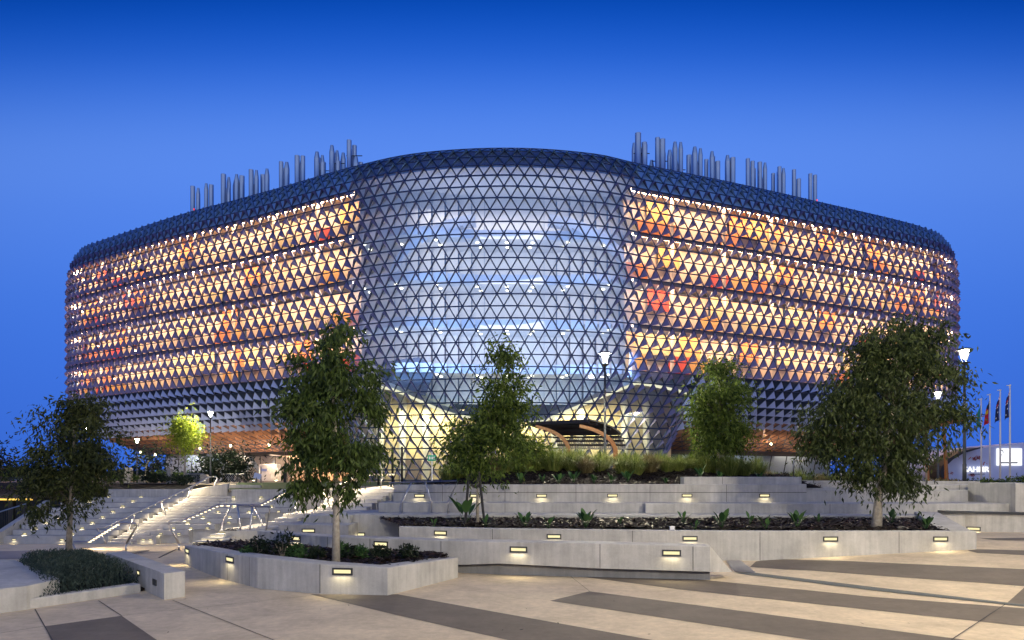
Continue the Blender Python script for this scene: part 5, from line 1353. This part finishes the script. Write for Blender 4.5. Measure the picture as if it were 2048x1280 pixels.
text('SAHMRI', P(1955, 944, 74.7), .86, M['letters'], t)
text('South Australian Health', P(1955, 949, 74.85), .17, M['pic_dark'], t, .01).name = 'small_letters'
rr = random.Random(2); m_ = MB()
for (px, py, n, s_) in ((1954, 917, 14, .5), (1944, 950, 10, .35), (1965, 925, 5, .25), (1899, 947, 5, .3)):
    for _ in range(n):
        c = P(px+rr.gauss(0, 4), py+rr.gauss(0, 2), 74.93); L = s_*rr.uniform(.3, 1); m_.box(c, (L, .02, .07), 0, 0, Matrix.Rotation(rr.uniform(-1.2, 1.2), 3, 'Y'))
m_.build('wall_graphic', M['pic_red'], t)
# flagpoles
def flag_pole(px, ytop, d, stripes, label, sway):
    q = P(px, ytop, d); t = thing('flagpole', label, 'flagpole', (q.x, q.y, UZ), 'flagpoles')
    m_ = MB(); m_.tube([(q.x, q.y, UZ), (q.x, q.y, q.z)], [.085, .055], 10); m_.build('pole', M['white'], t, True)
    m_ = MB(); m_.box((q.x-.1, q.y, q.z+.02), (.34, .06, .07)); m_.lathe((q.x, q.y, q.z), [(.07, 0), (.09, .07), (0, .14)], 10); m_.build('finial', M['white'], t)
    m_ = MB(); n, k = 10, 16; L = 2.0; W_ = .62
    for j in range(k+1):
        v = j/k
        for i in range(n+1):
            u = i/n; x = -.06-u*W_*(.35+.75*v*(1-.4*v))+sway*v*u; y = .10*math.sin(u*9+v*2.5)*(.4+.6*v); z = -.55-v*L-u*.5*(1-v*.3)
            m_.v.append(Vector((q.x+x, q.y+y, q.z+z)))
    for j in range(k):
        for i in range(n):
            a = j*(n+1)+i; m_.f.append([a, a+1, a+n+2, a+n+1]); v = (j+.5)/k; u = (i+.5)/n; m_.m.append(stripes(u, v))
    m_.build('flag', [M['flagblue'], M['flagred'], M['flagblack'], M['flagteal'], M['flaggreen'], M['flagyellow'], M['white']], t, True)
flag_pole(1962.5, 799, 66, lambda u, v: 3 if u < .5 else 4, 'shortest flagpole with a hanging blue and green flag, nearest the tree', 0)
flag_pole(1980, 790, 63, lambda u, v: 5 if (abs(v-.42) < .1 and abs(u-.5) < .3) else (2 if v+.3*u < .42 else 1), 'flagpole with a hanging black and red flag', -.1)
uj = lambda u, v: (1 if abs(u*1.2-v*2.2) < .07 or abs(v-.2) < .03 else 6 if abs(u*1.2-v*2.2) < .16 else 0) if v < .36 else (6 if (int(u*10), int(v*16)) in ((4, 9), (7, 11), (5, 13)) else 0)
flag_pole(2000.5, 781, 60, uj, 'flagpole with a hanging navy flag, left of the tallest pole', .0)
flag_pole(2020, 771.5, 57, uj, 'tallest flagpole with a hanging navy flag, nearest the right edge', .05)
# timber wing canopy
t = thing('wing_canopy', 'orange timber canopy wing sweeping out behind the big right tree', 'canopy', P(1900, 900, 72))
prof_ = [(1840, 862, 852), (1870, 856, 846), (1900, 849, 841), (1935, 841, 836), (1972, 832, 830.5)]
for dy in (0, 2.5):
    m_ = MB(); vs = []
    for px, yb, yt in prof_: vs += [P(px, yb, 72+dy), P(px, yt, 72+dy), P(px, yt, 72+dy)+Vector((0, .4, 0)), P(px, yb, 72+dy)+Vector((0, .4, 0))]
    m_.add(vs, [(i*4+k, i*4+(k+1) % 4, i*4+4+(k+1) % 4, i*4+4+k) for i in range(4) for k in range(4)]+[(16, 17, 18, 19)]); m_.build('beam', M['timber'], t)
m_ = MB(); vs = []
for px, yb, yt in prof_: vs += [P(px, yt-1.5, 71.6), P(px, yt-1.5, 71.6)+Vector((0, 4, 0)), P(px, yt-3, 71.6)+Vector((0, 4, 0)), P(px, yt-3, 71.6)]
m_.add(vs, [(i*4+k, i*4+(k+1) % 4, i*4+4+(k+1) % 4, i*4+4+k) for i in range(4) for k in range(4)]+[(16, 17, 18, 19)]); m_.build('roof_sheet', M['roofdark'], t)
for px in (1850, 1888):
    m_ = MB(); q = P(px, 860, 72.2); m_.tube([(q.x+.3, q.y, UZ), (q.x, q.y, q.z+.2)], [.2, .14], 8); m_.build('column', M['timber'], t)
# apartment block far right
t = thing('apartment_block', 'grey flat block with white top storey far behind the flagpoles', 'building', P(1900, 955, 190))
a, b = P(1838, 955, 190), P(1956, 955, 190); zt = P(0, 902, 190).z
m_ = MB(); m_.box(((a.x+b.x)/2, 196, (zt+UZ)/2), (b.x-a.x, 12, zt-UZ)); m_.build('wall', M['apt'], t)
m_ = MB(); z2 = P(0, 897, 190).z
for (p0, p1) in ((1885, 1898), (1907, 1921), (1929, 1941), (1852, 1872)):
    x0, x1 = P(p0, 900, 190).x, P(p1, 900, 190).x; m_ = MB(); m_.box(((x0+x1)/2, 189.6, P(0, 903, 190).z), (x1-x0, 1.6, 1.5)); m_.build('penthouse', M['aptwhite'], t)
rr = random.Random(9)
for r_ in range(4):
    for c_ in range(22):
        x = lerp(a.x+.5, b.x-.5, c_/21); z = P(0, 913+r_*10, 190).z; m_ = MB(); m_.box((x, 189.98, z), (.42, .08, .85)); m_.build('window', M['litwin'] if rr.random() < .06 else M['aptwin'], t)
for r_ in range(5):
    m_ = MB(); m_.box(((a.x+b.x)/2, 189.85, P(0, 907.5+r_*10, 190).z), (b.x-a.x, .4, .16)); m_.build('floor_band', M['aptwhite'], t)
# display panel, cars-height hedge and right shrubs
q = P(1517, 923, 33); t = thing('display_panel', 'pale blue glass display panel standing behind the mulch mound', 'sign', (q.x, q.y, UZ))
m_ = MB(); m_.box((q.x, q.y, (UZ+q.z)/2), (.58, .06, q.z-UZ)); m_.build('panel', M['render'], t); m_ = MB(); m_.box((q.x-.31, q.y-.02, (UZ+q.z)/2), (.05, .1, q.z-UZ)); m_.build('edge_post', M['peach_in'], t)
for i, (px, py, d, rx, rz, n, mt) in enumerate(((1935, 962, 30, .5, .22, 300, 'leaf_dark'), (1975, 962, 27, .5, .22, 400, 'leaf'), (2005, 962, 27, .5, .2, 400, 'leaf_grey'), (2035, 960, 27, .6, .28, 400, 'leaf'), (1880, 962, 34, .7, .2, 400, 'grass_dry'), (1905, 962, 36, .7, .2, 400, 'grass_dry'), (2065, 960, 27, .6, .3, 400, 'leaf_dark'))):
    q = P(px, py, d); shrub('low_shrub', f'low shrub behind the right-hand upper wall, {("small dark one left of the lamp post", "green one left of the pale grey one", "pale silver-grey one", "bushy green one near the edge", "dry yellowish one behind the big tree", "dry yellowish one before the white pavilion", "darkest one at the edge")[i]}', (q.x, q.y, UZ), rx, rz, n, .14, mt, 150+i, 'low shrubs at the right')
for i, (px, d, n) in enumerate(((1560, 34, 1), (1620, 34, 1), (1680, 35, 1), (1740, 36, 1))):
    q = P(px, 948, d); shrub('hedge_shrub', f'soft green hedge shrub before the right lobby windows, {ORD[i]} from the left', (q.x, q.y, UZ), 1.0, .36, 900, .16, 'leaf', 170+i, 'hedge before the right lobby')
wall('low_wall', 'long pale low wall running behind the big right tree', 'wall', [(1600, 961, 968, 19.5), (1960, 962.5, 968, 19.5)], .3, drop=.2)
wall('low_wall', 'pale kerb wall in front of the long low wall at the right', 'wall', [(1612, 974.5, 979, 18.4), (1862, 974.5, 979, 18.4)], .3, [(1715, 976)], drop=.3, pool=0, lh=.06)
# fallen leaves on the plaza
rr = random.Random(44); m_ = MB()
for _ in range(46):
    g = ground_at(rr.uniform(60, 2040), rr.uniform(1120, 1275)); a = rr.uniform(0, 6.28); L = rr.uniform(.02, .04)
    u, v = Vector((math.cos(a), math.sin(a), .1))*L, Vector((-math.sin(a), math.cos(a), .15))*L*.35; c = g+Vector((0, 0, .014))
    m_.add([c-u, c+v, c+u, c-v], [(0, 1, 2, 3)])
struct(m_.build('fallen_leaves', M['chip']), 'stuff')
